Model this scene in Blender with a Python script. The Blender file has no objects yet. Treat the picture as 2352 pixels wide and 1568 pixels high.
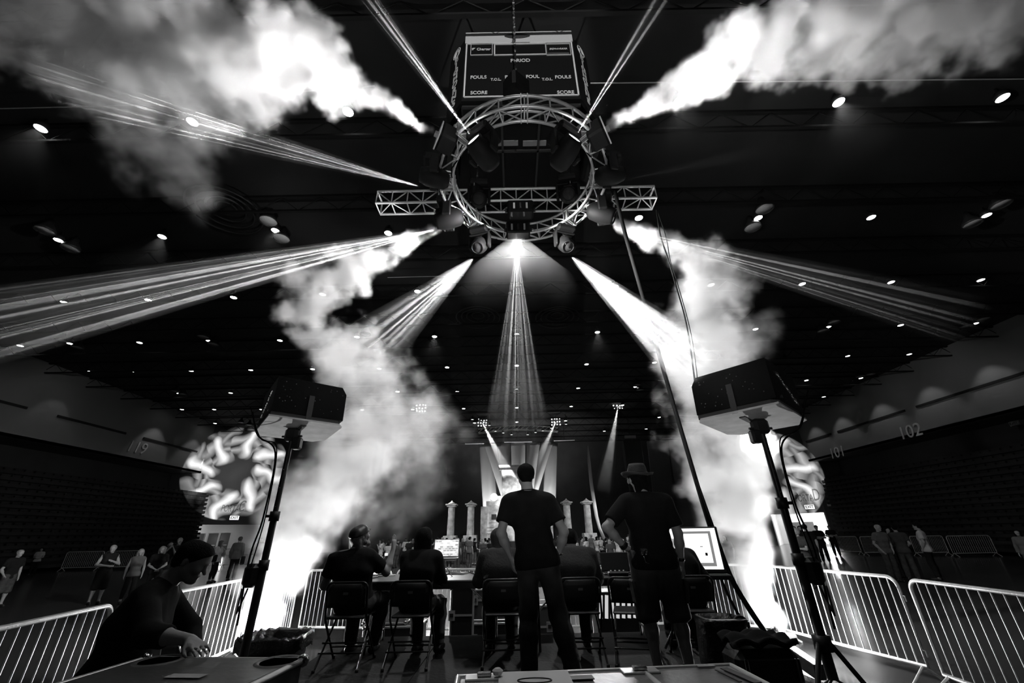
import bpy, bmesh, math, random, numpy as np
from mathutils import Vector, Matrix, Euler
random.seed(7); rng=np.random.default_rng(7)
S=bpy.context.scene; C=S.collection
V=Vector; PI=math.pi; R=math.radians
# ---------------------------------------------------------------- camera
F=915.0; PITCH=R(25.73); ROLL=R(1.1); CZ=1.68
cam=bpy.data.cameras.new('camera'); cam.lens=14.0; cam.sensor_width=36; cam.clip_end=300
co=bpy.data.objects.new('camera',cam); C.objects.link(co); S.camera=co
RM=Matrix.Rotation(PI/2+PITCH,3,'X')@Matrix.Rotation(-ROLL,3,'Z')
CO=V((0,0,CZ)); co.location=CO; co.rotation_euler=RM.to_euler()
def at(px,py,z=None,Y=None,X=None):          # a point of the place seen at a pixel, on a known height or distance
    v=RM@V(((px-1176)/F,(784-py)/F,-1))
    t=(z-CZ)/v.z if z is not None else (Y/v.y if Y is not None else X/v.x)
    return CO+v*t
def proj(p):
    q=RM.transposed()@(V(p)-CO); return (1176+F*q.x/-q.z, 784-F*q.y/-q.z)
# ---------------------------------------------------------------- world, exposure
S.view_settings.view_transform='Standard'; S.view_settings.look='None'; S.view_settings.gamma=1; S.view_settings.exposure=0
w=bpy.data.worlds.new('world'); S.world=w; w.use_nodes=True
w.node_tree.nodes['Background'].inputs[0].default_value=(.5,.5,.5,1); w.node_tree.nodes['Background'].inputs[1].default_value=.004
S.cycles.max_bounces=5; S.cycles.diffuse_bounces=3; S.cycles.glossy_bounces=3; S.cycles.volume_bounces=2; S.cycles.transparent_max_bounces=8
S.cycles.adaptive_threshold=.08; S.cycles.adaptive_min_samples=16
S.cycles.caustics_reflective=False; S.cycles.caustics_refractive=False; S.cycles.sample_clamp_indirect=4.0
# ---------------------------------------------------------------- lights
def lamp(kind,name,loc,to,power,ang=60,blend=.3,rad=.05,size=1):
    l=bpy.data.lights.new(name,kind); l.energy=power
    if kind=='SPOT': l.spot_size=R(ang); l.spot_blend=blend; l.shadow_soft_size=rad
    elif kind=='AREA': l.size=size
    else: l.shadow_soft_size=rad
    o=bpy.data.objects.new(name,l); C.objects.link(o); o.location=loc
    if to is not None: o.rotation_euler=(V(to)-V(loc)).to_track_quat('-Z','Y').to_euler()
    return o
def nodes(nt):
    N=nt.nodes.new; L=nt.links.new
    def M(op,a,b=None,c=None,clamp=False):
        m=N('ShaderNodeMath'); m.operation=op; m.use_clamp=clamp
        for i,x in enumerate((a,b,c)):
            if x is None: continue
            if isinstance(x,(int,float)): m.inputs[i].default_value=x
            else: L(x,m.inputs[i])
        return m.outputs[0]
    return N,L,M
def gobo_rays(o,half,k=5,seed=0.0,lo=.12,gain=2.2):       # a slotted metal plate in the lamp splits its cone into shafts
    l=o.data; l.use_nodes=True; nt=l.node_tree; N,L,M=nodes(nt); em=nt.nodes['Emission']; q=o.rotation_euler.to_matrix()
    d=q@V((0,0,-1)); view=(V(o.location)+d*3-CO).normalized(); p=(q.transposed()@d.cross(view)).normalized()
    tc=N('ShaderNodeTexCoord'); dt=N('ShaderNodeVectorMath'); dt.operation='DOT_PRODUCT'; L(tc.outputs['Normal'],dt.inputs[0]); dt.inputs[1].default_value=p
    u=M('MULTIPLY',dt.outputs['Value'],1/math.sin(R(half)))
    n=N('ShaderNodeTexNoise'); n.noise_dimensions='1D'; L(M('ADD',M('MULTIPLY',u,k*.5),seed*7.3),n.inputs['W']); n.inputs['Scale'].default_value=1.0; n.inputs['Detail'].default_value=3; n.inputs['Roughness'].default_value=.65
    v=M('MULTIPLY',M('SUBTRACT',n.outputs[0],.46),7,clamp=True); L(M('MULTIPLY',M('ADD',M('MULTIPLY',v,v),lo),gain),em.inputs['Strength'])
def gobo_wreath(l,half,seed=0.0,rot=0.0):      # wreath of leafy brush strokes with a dark middle
    l.use_nodes=True; nt=l.node_tree; N,L,M=nodes(nt); em=nt.nodes['Emission']
    tc=N('ShaderNodeTexCoord'); sx=N('ShaderNodeSeparateXYZ'); L(tc.outputs['Normal'],sx.inputs[0])
    k=1/math.tan(R(half)); az=M('ABSOLUTE',sx.outputs[2])
    x=M('MULTIPLY',M('DIVIDE',sx.outputs[0],az),k); y=M('MULTIPLY',M('DIVIDE',sx.outputs[1],az),k)
    cx=N('ShaderNodeCombineXYZ'); L(x,cx.inputs[0]); L(y,cx.inputs[1]); cx.inputs[2].default_value=seed
    n=N('ShaderNodeTexNoise'); L(cx.outputs[0],n.inputs['Vector']); n.inputs['Scale'].default_value=1.6; n.inputs['Detail'].default_value=1
    ns=N('ShaderNodeSeparateColor'); L(n.outputs[1],ns.inputs[0])
    x=M('ADD',x,M('MULTIPLY',M('SUBTRACT',ns.outputs[0],.5),.55)); y=M('ADD',y,M('MULTIPLY',M('SUBTRACT',ns.outputs[1],.5),.55))
    r=M('SQRT',M('ADD',M('MULTIPLY',x,x),M('MULTIPLY',y,y))); a=M('ADD',M('ARCTAN2',y,x),M('MULTIPLY',r,.5))
    w=2*PI/8; s=M('SUBTRACT',M('MODULO',M('ADD',a,6*w+rot),w),w/2); u=M('MULTIPLY',r,M('SINE',s)); v=M('MULTIPLY',r,M('COSINE',s)); tot=None
    for (ax,ay,bx,by,wd,I) in ((0,.42,.03,.84,.07,2.4),(-.05,.62,-.24,.52,.04,1.1),(.04,.55,.21,.45,.032,1.1),(-.03,.80,-.25,.86,.042,.9),(.05,.78,.26,.70,.05,1.2),(.1,.93,.24,.97,.03,.5),(-.14,.93,.0,.98,.03,.5),(-.17,.40,-.06,.33,.025,.8),(-.27,.66,-.17,.74,.035,.8)):
        dx,dy=bx-ax,by-ay; q=dx*dx+dy*dy; px=M('SUBTRACT',u,ax); py=M('SUBTRACT',v,ay)
        t=M('MULTIPLY',M('ADD',M('MULTIPLY',px,dx),M('MULTIPLY',py,dy)),1/q,clamp=True)
        ex=M('SUBTRACT',px,M('MULTIPLY',t,dx)); ey=M('SUBTRACT',py,M('MULTIPLY',t,dy)); d=M('SQRT',M('ADD',M('MULTIPLY',ex,ex),M('MULTIPLY',ey,ey)))
        st=M('MULTIPLY',M('MULTIPLY',M('SUBTRACT',wd+.07,d),1/.15,clamp=True),I); tot=st if tot is None else M('MAXIMUM',tot,st)
    L(M('ADD',M('MULTIPLY',tot,1.0),M('MULTIPLY',M('SUBTRACT',1.0,r,clamp=True),.10)),em.inputs['Strength'])
# ---------------------------------------------------------------- materials
MC={}
def mat(name,v=.5,rough=.6,metal=0,var=.25,scale=6,bump=0,emit=0,spec=.5,coat=0,bscale=None):
    if name in MC: return MC[name]
    m=bpy.data.materials.new(name); m.use_nodes=True; nt=m.node_tree; N,L,M=nodes(nt); b=nt.nodes['Principled BSDF']
    tc=N('ShaderNodeTexCoord'); n=N('ShaderNodeTexNoise'); L(tc.outputs['Object'],n.inputs['Vector']); n.inputs['Scale'].default_value=scale; n.inputs['Detail'].default_value=5
    f=M('MULTIPLY',M('ADD',M('MULTIPLY',M('SUBTRACT',n.outputs[0],.5),2*var),1.0),v)
    cc=N('ShaderNodeCombineColor')
    for i in range(3): L(f,cc.inputs[i])
    L(cc.outputs[0],b.inputs['Base Color']); b.inputs['Roughness'].default_value=rough; b.inputs['Metallic'].default_value=metal
    b.inputs['Specular IOR Level'].default_value=spec; b.inputs['Coat Weight'].default_value=coat
    if emit:
        b.inputs['Emission Color'].default_value=(1,1,1,1); b.inputs['Emission Strength'].default_value=emit
    if bump:
        n2=N('ShaderNodeTexNoise'); L(tc.outputs['Object'],n2.inputs['Vector']); n2.inputs['Scale'].default_value=bscale or scale*5; n2.inputs['Detail'].default_value=4
        bp=N('ShaderNodeBump'); bp.inputs['Strength'].default_value=bump; bp.inputs['Distance'].default_value=.02; L(n2.outputs[0],bp.inputs['Height']); L(bp.outputs[0],b.inputs['Normal'])
    MC[name]=m; return m
def emis(name,s,sample=False):
    if name in MC: return MC[name]
    m=mat(name,.02,.5,emit=s)
    if not sample: m.cycles.emission_sampling='NONE'
    return m
alu=mat('brushed_aluminium',.68,.36,.55,.15,20); blk=mat('black_plastic',.012,.45,0,.3,8,spec=.4); mhb=mat('matt_black_housing',.006,.65,0,.3,10,spec=.18); blkm=mat('black_powder_coat',.014,.4,.0,.3,10,spec=.5)
steel=mat('galvanised_steel',.8,.3,.35,.3,12,.1); chrome=mat('chrome',.7,.18,1,.05); rubber=mat('black_rubber',.008,.7); darkfab=mat('black_cotton',.009,.95,0,.4,15,.35,spec=.15,bscale=9)
skin=mat('skin',.30,.55,0,.1,12,.08,spec=.35); hair=mat('dark_hair',.006,.8,0,.5,40,.6,spec=.06,bscale=120); fair=mat('fair_hair',.22,.55,0,.5,40,.6,bscale=120)
denim=mat('dark_denim',.05,.9,0,.8,9,.6,spec=.15,bscale=10); greyf=mat('grey_cotton',.10,.95,0,.25,9,.3,spec=.15); whitef=mat('white_cotton',.45,.9,0,.15,9,.3,spec=.2); shoe_m=mat('black_shoe_leather',.015,.4)
paper=mat('white_paper',.6,.8,0,.08); carpet=mat('black_deck_carpet',.010,.8,0,.5,5,.3,spec=.2)
# ---------------------------------------------------------------- mesh helpers
def tag(o,label=None,cat=None,group=None,kind=None):
    for k,v in (('label',label),('category',cat),('group',group),('kind',kind)):
        if v: o[k]=v
    return o
def root(name,loc,rz=0,label=None,cat=None,group=None):
    o=bpy.data.objects.new(name,None); C.objects.link(o); o.location=loc; o.rotation_euler=(0,0,rz); o.empty_display_size=.1
    return tag(o,label,cat,group)
class MB:
    def __init__(s): s.v=[]; s.f=[]; s.sm=[]
    def add(s,vs,fs,smooth=False):
        n=len(s.v); s.v+= [tuple(p) for p in vs]; s.f+=[tuple(i+n for i in f) for f in fs]; s.sm+=[smooth]*len(fs); return s
    def box(s,c,d,q=None,bev=0.0):
        x,y,z=(k/2 for k in d); P=[]
        if bev<=0:
            P=[V((a*x,b*y,e*z)) for e in(-1,1) for b in(-1,1) for a in(-1,1)]; Fs=[(0,2,3,1),(4,5,7,6),(0,1,5,4),(2,6,7,3),(0,4,6,2),(1,3,7,5)]
        else:
            b_=min(bev,x*.9,y*.9,z*.9); o=[(x-b_,y),(x,y-b_)]
            ring=[(x-b_,y),(x,y-b_),(x,-y+b_),(x-b_,-y),(-x+b_,-y),(-x,-y+b_),(-x,y-b_),(-x+b_,y)]
            ins=[(x-b_,y-b_)]*2+[(x-b_,-y+b_)]*2+[(-x+b_,-y+b_)]*2+[(-x+b_,y-b_)]*2
            for zz,rr in ((-z,ins),(-z+b_,ring),(z-b_,ring),(z,ins)): P+=[V((p[0],p[1],zz)) for p in rr]
            Fs=[]
            for k in range(3):
                for i in range(8): j=(i+1)%8; Fs.append((k*8+i,k*8+8+i,k*8+8+j,k*8+j))
            Fs.append(tuple(range(24,32))[::-1]); Fs.append(tuple(range(0,8)))
        c=V(c)
        return s.add([(c+(q@p if q else p)) for p in P],Fs)
    def tube(s,path,r,n=8,cap=True,closed=False):
        path=[V(p) for p in path]; m=len(path); rs=r if hasattr(r,'__len__') else [r]*m
        vs=[]; fs=[]; up=None
        for i,p in enumerate(path):
            a=path[(i-1)%m] if (closed or i>0) else p; b=path[(i+1)%m] if (closed or i<m-1) else p
            d=(b-a).normalized() if (b-a).length>1e-9 else V((0,0,1))
            if up is None: up=d.orthogonal().normalized()
            up=(up-d*up.dot(d)); up=up.normalized() if up.length>1e-6 else d.orthogonal().normalized(); sd=d.cross(up)
            for k in range(n):
                t=2*PI*k/n; vs.append(p+(up*math.cos(t)+sd*math.sin(t))*rs[i])
        rg=m if closed else m-1
        for i in range(rg):
            j=(i+1)%m
            for k in range(n):
                l=(k+1)%n; fs.append((i*n+k,i*n+l,j*n+l,j*n+k))
        s.add(vs,fs,True)
        if cap and not closed: s.add([vs[k] for k in range(n)],[tuple(range(n))[::-1]]); s.add([vs[(m-1)*n+k] for k in range(n)],[tuple(range(n))])
        return s
    def lathe(s,prof,c=(0,0,0),q=None,n=24,sm=True,cap=True):
        c=V(c); vs=[]; fs=[]; m=len(prof)
        for r_,z in prof:
            for k in range(n):
                t=2*PI*k/n; p=V((r_*math.cos(t),r_*math.sin(t),z)); vs.append(c+(q@p if q else p))
        for i in range(m-1):
            for k in range(n):
                l=(k+1)%n; fs.append((i*n+k,i*n+l,(i+1)*n+l,(i+1)*n+k))
        s.add(vs,fs,sm)
        if cap and prof[0][0]>1e-6: s.add(vs[:n],[tuple(range(n))[::-1]])
        if cap and prof[-1][0]>1e-6: s.add(vs[-n:],[tuple(range(n))])
        return s
    def prism(s,pts,vec):      # polygon in 3D extruded by vec
        pts=[V(p) for p in pts]; vec=V(vec); n=len(pts)
        return s.add(pts+[p+vec for p in pts],[tuple(range(n))[::-1],tuple(range(n,2*n))]+[(i,(i+1)%n,n+(i+1)%n,n+i) for i in range(n)])
    def build(s,name,m=None,parent=None,world=False,weld=False):
        me=bpy.data.meshes.new(name); me.from_pydata(s.v,[],s.f); me.polygons.foreach_set('use_smooth',s.sm)
        if m: me.materials.append(m)
        bm=bmesh.new(); bm.from_mesh(me); (bmesh.ops.remove_doubles(bm,verts=bm.verts,dist=1e-5) if weld else None); bmesh.ops.recalc_face_normals(bm,faces=bm.faces); bm.to_mesh(me); bm.free(); me.update()
        o=bpy.data.objects.new(name,me); C.objects.link(o)
        if parent:
            o.parent=parent
            if world: o.matrix_parent_inverse=(Matrix.Translation(parent.location)@parent.rotation_euler.to_matrix().to_4x4()).inverted()
        return o
def struct(o): o['kind']='structure'; return o
def dup(r,loc=None,rz=None,label=None,group=None,scale=None):
    def cp(o,par):
        c=o.copy(); C.objects.link(c)
        if par: c.parent=par
        for ch in o.children: cp(ch,c)
        return c
    n=cp(r,None)
    if loc is not None: n.location=loc
    if rz is not None: n.rotation_euler=(0,0,rz)
    if scale: n.scale=(scale,)*3
    if label: n['label']=label
    if group: n['group']=group
    return n
def text(s,loc,cols,size,m,parent=None,name='lettering',ext=.004,shear=0,bold=0,sx=1,align='CENTER'):
    cu=bpy.data.curves.new('t','FONT'); cu.body=s; cu.size=size; cu.extrude=ext; cu.align_x=align; cu.align_y='CENTER'; cu.shear=shear; cu.offset=bold
    o=bpy.data.objects.new('t',cu); C.objects.link(o); dg=bpy.context.evaluated_depsgraph_get(); dg.update()
    me=bpy.data.meshes.new_from_object(o.evaluated_get(dg)); bpy.data.objects.remove(o); bpy.data.curves.remove(cu)
    q=Matrix([V(c) for c in cols]).transposed()
    loc=V(loc); co_=np.empty(len(me.vertices)*3); me.vertices.foreach_get('co',co_)
    for v in me.vertices: v.co=loc+q@V((v.co.x*sx,v.co.y,v.co.z))
    me.materials.clear(); me.materials.append(m); me.name=name
    b=bpy.data.objects.new(name,me); C.objects.link(b)
    if parent:
        b.parent=parent; b.matrix_parent_inverse=(Matrix.Translation(parent.location)@parent.rotation_euler.to_matrix().to_4x4()).inverted()
    return b
FRONT=((1,0,0),(0,0,1),(0,-1,0))   # lettering that faces the camera side
# ---------------------------------------------------------------- the hall
floor_m=mat('polished_arena_floor',.038,.2,0,.5,.35,.15,spec=.5,bscale=.9)
ceil_m=mat('black_ceiling_deck',.013,.9,0,.3,1); fascia_m=mat('painted_fascia',.22,.8,0,.08,.5); wall_m=mat('painted_wall',.14,.8,0,.1,.5); black_w=mat('black_drape_wall',.05,.95,0,.35,.6,.5,bscale=1.2)
CE=13.2; XL,XR=-33.0,31.0; YS=43.5; YE=57.0; XD=(-21.0,20.0)
struct(MB().box((0,20,-.1),(90,110,.2)).build('floor',floor_m)); struct(MB().box((0,20,CE+.15),(90,110,.3)).build('ceiling',ceil_m))
def wall(name,a,b,z0,z1,th,m,world=True):
    a=V((a[0],a[1],0)); b=V((b[0],b[1],0)); d=(b-a); n=V((-d.y,d.x,0)).normalized()*th
    return struct(MB().prism([a+V((0,0,z0)),b+V((0,0,z0)),b+V((0,0,z1)),a+V((0,0,z1))],n).build(name,m))
FZ=7.95
wall('wall_left',(XL,-30),(XL,YS),FZ,CE,.5,fascia_m); wall('wall_right',(XR,YS),(XR,-30),FZ,CE,.5,fascia_m)
wall('wall_left_recess',(XL-3,-30),(XL-3,YS),0,FZ,.3,black_w); wall('wall_right_recess',(XR+3,YS),(XR+3,-30),0,FZ,.3,black_w)
struct(MB().box((XL-1.5,6.75,FZ+.1),(3,73.5,.2)).build('trim_1',black_w)); struct(MB().box((XR+1.5,6.75,FZ+.1),(3,73.5,.2)).build('trim_2',black_w))
for _n,_a,_b in (('wall_left_end',XL-3.3,XL),('wall_right_end',XR,XR+3.3)): wall(_n,(_a,YS),(_b,YS),0,CE,.3,wall_m)
wall('wall_back',(XD[0],YE),(XD[1],YE),0,CE,.3,black_w); wall('wall_rear',(XR,-25),(XL,-25),0,CE,.3,black_w)
# diagonal corner walls with the two portals
def diag(name,a,b,o0,o1,oz,z_text,txt,big):
    a=V((*a,0)); b=V((*b,0)); d=(b-a); L=d.length; u=d/L; n=V((-u.y,u.x,0)); 
    if n.y<0: n=-n
    Z=V((0,0,1)); mb=MB()
    def slab(s0,s1,z0,z1): mb.prism([a+u*s0+Z*z0,a+u*s1+Z*z0,a+u*s1+Z*z1,a+u*s0+Z*z1],n*.3)
    slab(0,o0,0,CE); slab(o0,o1,oz,CE); slab(o1,L,0,CE); w_=struct(mb.build(name,wall_m))
    # lobby behind the opening
    lb=MB(); lob=mat('lobby_wall',.55,.7,0,.05)
    lb.prism([a+u*(o0-2)+n*7,a+u*(o1+2)+n*7,a+u*(o1+2)+n*7+Z*3.6,a+u*(o0-2)+n*7+Z*3.6],n*.2)
    lb.prism([a+u*(o0-.1)+n*.3,a+u*(o0-2)+n*7,a+u*(o0-2)+n*7+Z*3.6,a+u*(o0-.1)+n*.3+Z*3.6],-u*.2)
    lb.prism([a+u*(o1+.1)+n*.3,a+u*(o1+2)+n*7,a+u*(o1+2)+n*7+Z*3.6,a+u*(o1+.1)+n*.3+Z*3.6],u*.2)
    lb.prism([a+u*(o0-2)+n*.3+Z*3.6,a+u*(o1+2)+n*.3+Z*3.6,a+u*(o1+2)+n*7.2+Z*3.6,a+u*(o0-2)+n*7.2+Z*3.6],Z*.2)
    struct(lb.build(name+'_lobby',lob))
    return a,u,n,L
signw=emis('lit_sign_face',1.5); signd=mat('sign_housing',.05,.5); ink=mat('dark_lettering',.02,.6); pale=mat('pale_lettering',.55,.7); lampglow=emis('lamp_glow',14)
def atp(px,py,p,n):
    v=RM@V(((px-1176)/F,(784-py)/F,-1)); p=V(p); n=V(n); return CO+v*(n.dot(p-CO)/n.dot(v))
ZV=V((0,0,1))
aL,uL,nL,LL=diag('wall_corner_left',(XL,YS),XD[0:1]+(YE,),1.0,7.0,3.05,0,'',0)
aR,uR,nR,LR=diag('wall_corner_right',(XD[1],YE),(XR,YS),12.3,17.3,3.05,0,'',0)
def lettering(t,p,u,n,size,m,name,label,shear=0,sx=1):
    o=text(t,V(p)-V(n)*.03,(u,ZV,-V(n)),size,m,None,name,.02,shear,0,sx); tag(o,label,'lettering'); return o
for t,px,py,s,lab in (('PORTAL',531,1168,.95,'dark painted PORTAL lettering above the left lobby opening'),('C',555,1163,1.6,'tall painted letter C beside the portal lettering')):
    p=atp(px,py,aL,nL); lettering(t,p,uL,nL,s,ink,'portal_lettering',lab,.15,.55)
for t,px,py,s,lab in (('PORTAL',1850,1144,.95,'dark painted PORTAL lettering above the bright right lobby opening'),('D',1874,1137,1.6,'tall painted letter D beside the portal lettering')):
    p=atp(px,py,aR,nR); lettering(t,p,uR,nR,s,ink,'portal_lettering',lab,.15,.55)
for t,px,py,X,lab in (('119',313,1028,XL,'section number 119 on the left fascia'),('120',472,1068,XL,'section number 120 on the left fascia near the corner'),('118',30,960,XL,None),('101',1923,1040,XR,'section number 101 on the right fascia near the corner'),('102',2090,992,XR,'section number 102 on the right fascia')):
    if not lab: continue
    p=at(px,py,X=X); sg=1 if X<0 else -1
    o=text(t,p+V((.03*sg,0,0)),((0,sg,0),(0,0,1),(sg,0,0)),1.35,pale,None,'section_number',.02,.12); tag(o,lab,'sign')
def exit_sign(p,u,n,label,s=1.0,fm=None):
    r=root('exit_sign',p,0,label,'exit sign'); n=V(n); u=V(u); q=Matrix([u,n,ZV]).transposed()
    MB().box(V(p)-n*.08,(.95*s,.14,.5*s),q,.02).build('housing',signd,r,True); MB().box(V(p)-n*.16,(.85*s,.03,.4*s),q).build('sign_face',fm or signw,r,True)
    text('EXIT',V(p)-n*.18,(u,ZV,-n),.36*s,ink,r,'lettering',.005,bold=.012)
exit_sign(atp(537,1189,aL,nL),uL,nL,'lit exit sign under the portal C lettering'); exit_sign(atp(1861,1164,aR,nR),uR,nR,'lit exit sign under the portal D lettering')
p=at(2282,962,X=XR+2.8); exit_sign(at(2335,972,X=XR+1),(0,-1,0),(1,0,0),'unlit small sign under the right fascia at the frame edge',.6,mat('dull_strip',.16,.6))
# lobby fittings
dm=mat('dark_door',.06,.5,0,.1); 
for (a,u,n,ss,side) in ((aL,uL,nL,(1.6,3.0,4.4,5.6),'left'),(aR,uR,nR,(12.2,13.5),'right')):
    for k,s in enumerate(ss):
        p=a+u*s+n*6.9; q=Matrix([u,n,ZV]).transposed(); r=root('door_%d'%(k+1+(0 if side=='left' else 4)),p); struct(r)
        MB().box(p+ZV*1.15,(.95,.08,2.3),q).build('door_leaf',dm,r,True); MB().box(p+ZV*1.05-n*.08,(.7,.05,.06),q).build('door_handle',alu,r,True)
lamp('POINT','lobby_lamp_right',aR+uR*16.2+nR*3.4+ZV*2.9,None,1500,rad=.25); lamp('POINT','lobby_lamp_right_near',aR+uR*13.6+nR*1.6+ZV*3.2,None,160,rad=.15)
lamp('POINT','lobby_lamp_left',aL+uL*1.9+nL*5.6+ZV*2.3,None,70,rad=.15); lamp('POINT','lobby_lamp_left_far',aL+uL*5.4+nL*5.2+ZV*1.6,None,30,rad=.15)
# white sign and railing stairs by the right lobby
# fascia ledges: long thin dark joints and parapet caps
jm=mat('joint_shadow_gap',.01,.9)
for X,sg in ((XL,1),(XR,-1)):
    mb=MB()
    ys=[(-6,2),(4,14),(16,26),(28,33.6),(35.4,42)] if X<0 else [(-6,2),(4,14),(15.5,21.5),(22.8,30.0),(31.0,38.3),(39.2,42.9)]
    for a,b in ys: mb.box((X+.04*sg,(a+b)/2,9.9),(.1,b-a,.16))
    struct(mb.build('trim_3' if X<0 else 'trim_4',jm))
# retracted seating banks
seatm=mat('dark_folded_seats',.012,.5,0,.4,3,spec=.35)
def bleacher(X0,X1,y0,y1,label):
    r=root('retracted_bleacher',((X0+X1)/2,(y0+y1)/2,0),0,label,'bleacher')
    mb=MB(); n=15; f=1 if X1>X0 else -1
    for i in range(n):
        z=.2+i*.38; x=X1-f*(.03*i)
        mb.box(((X0+x)/2,(y0+y1)/2,z+.1),(abs(x-X0),y1-y0,.2)); mb.box(((X0+x-f*.28)/2,(y0+y1)/2,z+.28),(abs(x-f*.28-X0),y1-y0,.18))
    mb.build('bench_tiers',seatm,r,True)
    for i in range(1,n,1):
        z=.2+i*.38; x=X1-f*(.03*i); m2=MB(); k=0; y=y0+.4
        while y<y1-.3: m2.box((x-f*.12,y,z+.26),(.1,.42,.1)); y+=.58
        o=m2.build('folded_seat_row',seatm,r,True)
    return r
bleacher(XL-2.6,-30.4,2,42.6,'dark bank of retracted seating along the left wall'); bleacher(XR+2.6,28.9,2,40.3,'dark bank of retracted seating along the right wall')
# wall washers on the fascia
for X,pts in ((XL,[(120,950),(350,1008),(440,1036)]),(XR,[(2290,885),(2150,930),(2035,965),(1945,1000),(1882,1018)])):
    for px,py in pts:
        p=at(px,py,X=X); sg=1 if X<0 else -1
        lp=V((X+1.7*sg,p.y,12.3)); lamp('SPOT','fascia_wash_lamp',lp,(X+.3*sg,p.y,8.4),85 if px!=120 else 30,70,.55,.08)
# ---------------------------------------------------------------- ceiling: lights, bells, diffusers, joists
hous=mat('lamp_housing',.03,.5); glassy=mat('bell_reflector',.85,.4,0,.3,30)
t=root('ceiling_downlight',(0,0,0),0,'small round lit downlight on the black ceiling','light','lit downlights across the ceiling')
MB().lathe([(.0,.35),(.03,.35),(.03,.16),(.12,.16),(.17,.04),(.17,-.06),(.15,-.06)],n=16,cap=False).build('housing',hous,t); MB().lathe([(.0,-.055),(.148,-.055),(.148,-.04)],n=16).build('lens',lampglow,t)
lit=[(95,292),(443,277),(800,254),(1559,230),(1925,232),(2301,222),(373,541),(135,549),(633,527),(892,533),(1467,498),(1741,498),(2000,497),(2265,492),(148,692),(341,687),(537,681),(741,674),(959,667),(1413,656),(1633,652),(1842,650),(2046,646),(2252,641),(47,792),(161,787),(321,785),(480,781),(643,780),(820,772),(998,771),(1187,766),(1372,761),(1556,757),(1735,754),(1902,749),(2068,745),(2240,741),(208,852),(303,851),(439,850),(576,848),(718,846),(871,845),(1027,842),(1187,838),(1347,835),(1503,831),(1656,825),(1804,822),(1947,816),(2088,812),(2190,809),(411,902),(530,901),(650,900),(772,900),(913,898),(1050,898),(1187,893),(1328,890),(1459,887),(1590,884),(1724,878),(1852,872),(1977,867),(2062,864),(418,939),(492,939),(600,939),(712,940),(832,940),(948,939),(1065,937),(1187,935),(1312,932),(1430,929),(1548,926),(1660,922),(1780,918),(1892,910),(1969,907),(494,971),(600,972),(1187,968),(1299,965),(1090,970),(1831,970),(1890,941),(1740,950),(1514,957),(1484,984),(1388,989)]
first=True
for px,py in lit:
    p=at(px,py,z=CE-.35)
    if py<560: e=None
    if first: t.location=p; first=False; tt=t
    else: tt=dup(t,p)
b=root('high_bay_lamp',(0,0,0),0,'unlit bell shaped high bay lamp hanging from the ceiling','light','unlit bell lamps across the ceiling')
MB().lathe([(.0,.55),(.03,.55),(.03,.46),(.1,.46),(.12,.3),(.3,.02),(.33,-.08),(.31,-.08),(.28,.02),(.1,.28)],n=20,cap=False).build('bell_shade',hous,b); MB().lathe([(.0,-.03),(.3,-.04),(.3,-.02)],n=20).build('prismatic_lens',glassy,b)
first=True
for px,py in [(105,527),(163,568),(617,505),(647,545),(1755,477),(1728,520),(2297,467),(2232,511),(140,779),(178,796),(467,772),(490,789),(1915,738),(1890,758),(2258,731),(2220,747),(1187,757),(1187,775),(1187,887),(1187,899),(403,897),(420,904),(553,969),(572,975),(1976,863),(2000,858),(1463,883),(1470,893),(1830,947),(1812,952),(840,765),(1560,745)]:
    p=at(px,py,z=CE-.55)
    if first: b.location=p; first=False
    else: dup(b,p)
vent=root('ceiling_diffuser',(0,0,0),0,'large round ringed air diffuser in the dark ceiling','vent','round air diffusers'); vm=mat('diffuser_metal',.02,.6)
for k,rr in enumerate((.35,.65,.95,1.25)): MB().tube([(rr*math.cos(a*PI/16),rr*math.sin(a*PI/16),-.05*k) for a in range(32)],.04,6,closed=True).build('ring',vm,vent)
for i,(px,py) in enumerate([(520,478),(1098,724),(1280,724)]):
    p=at(px,py,z=CE-.2)
    if i==0: vent.location=p
    else: dup(vent,p)
jst=mat('black_steel_joist',.010,.7,spec=.2); 
for k,Y in enumerate(list(range(2,56,3))):
    mb=MB(); mb.box((-1,Y,CE-.05),(66,.12,.1)); mb.box((-1,Y,CE-.75),(66,.1,.08))
    for i in range(44):
        x=-34+i*1.5; mb.tube([(x,Y,CE-.1),(x+.75,Y,CE-.72),(x+1.5,Y,CE-.1)],.018,4,False)
    o=mb.build('trim_%d'%(10+k),jst); struct(o)
pip=mat('pale_conduit',.35,.5)
for a,bb,lab in (((1340,191),(2352,181),'thin pale conduit running along the upper right ceiling'),((860,197),(640,214),'short pale conduit left of the scoreboard'),((0,249),(360,240),'thin pale conduit on the upper left ceiling'),((890,637),(1065,633),'short pale conduit above the stage side of the ring truss')):
    tag(MB().tube([at(*a,z=CE-.9),at(*bb,z=CE-.9)],.016,6).build('ceiling_conduit',pip),lab,'conduit')
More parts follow.
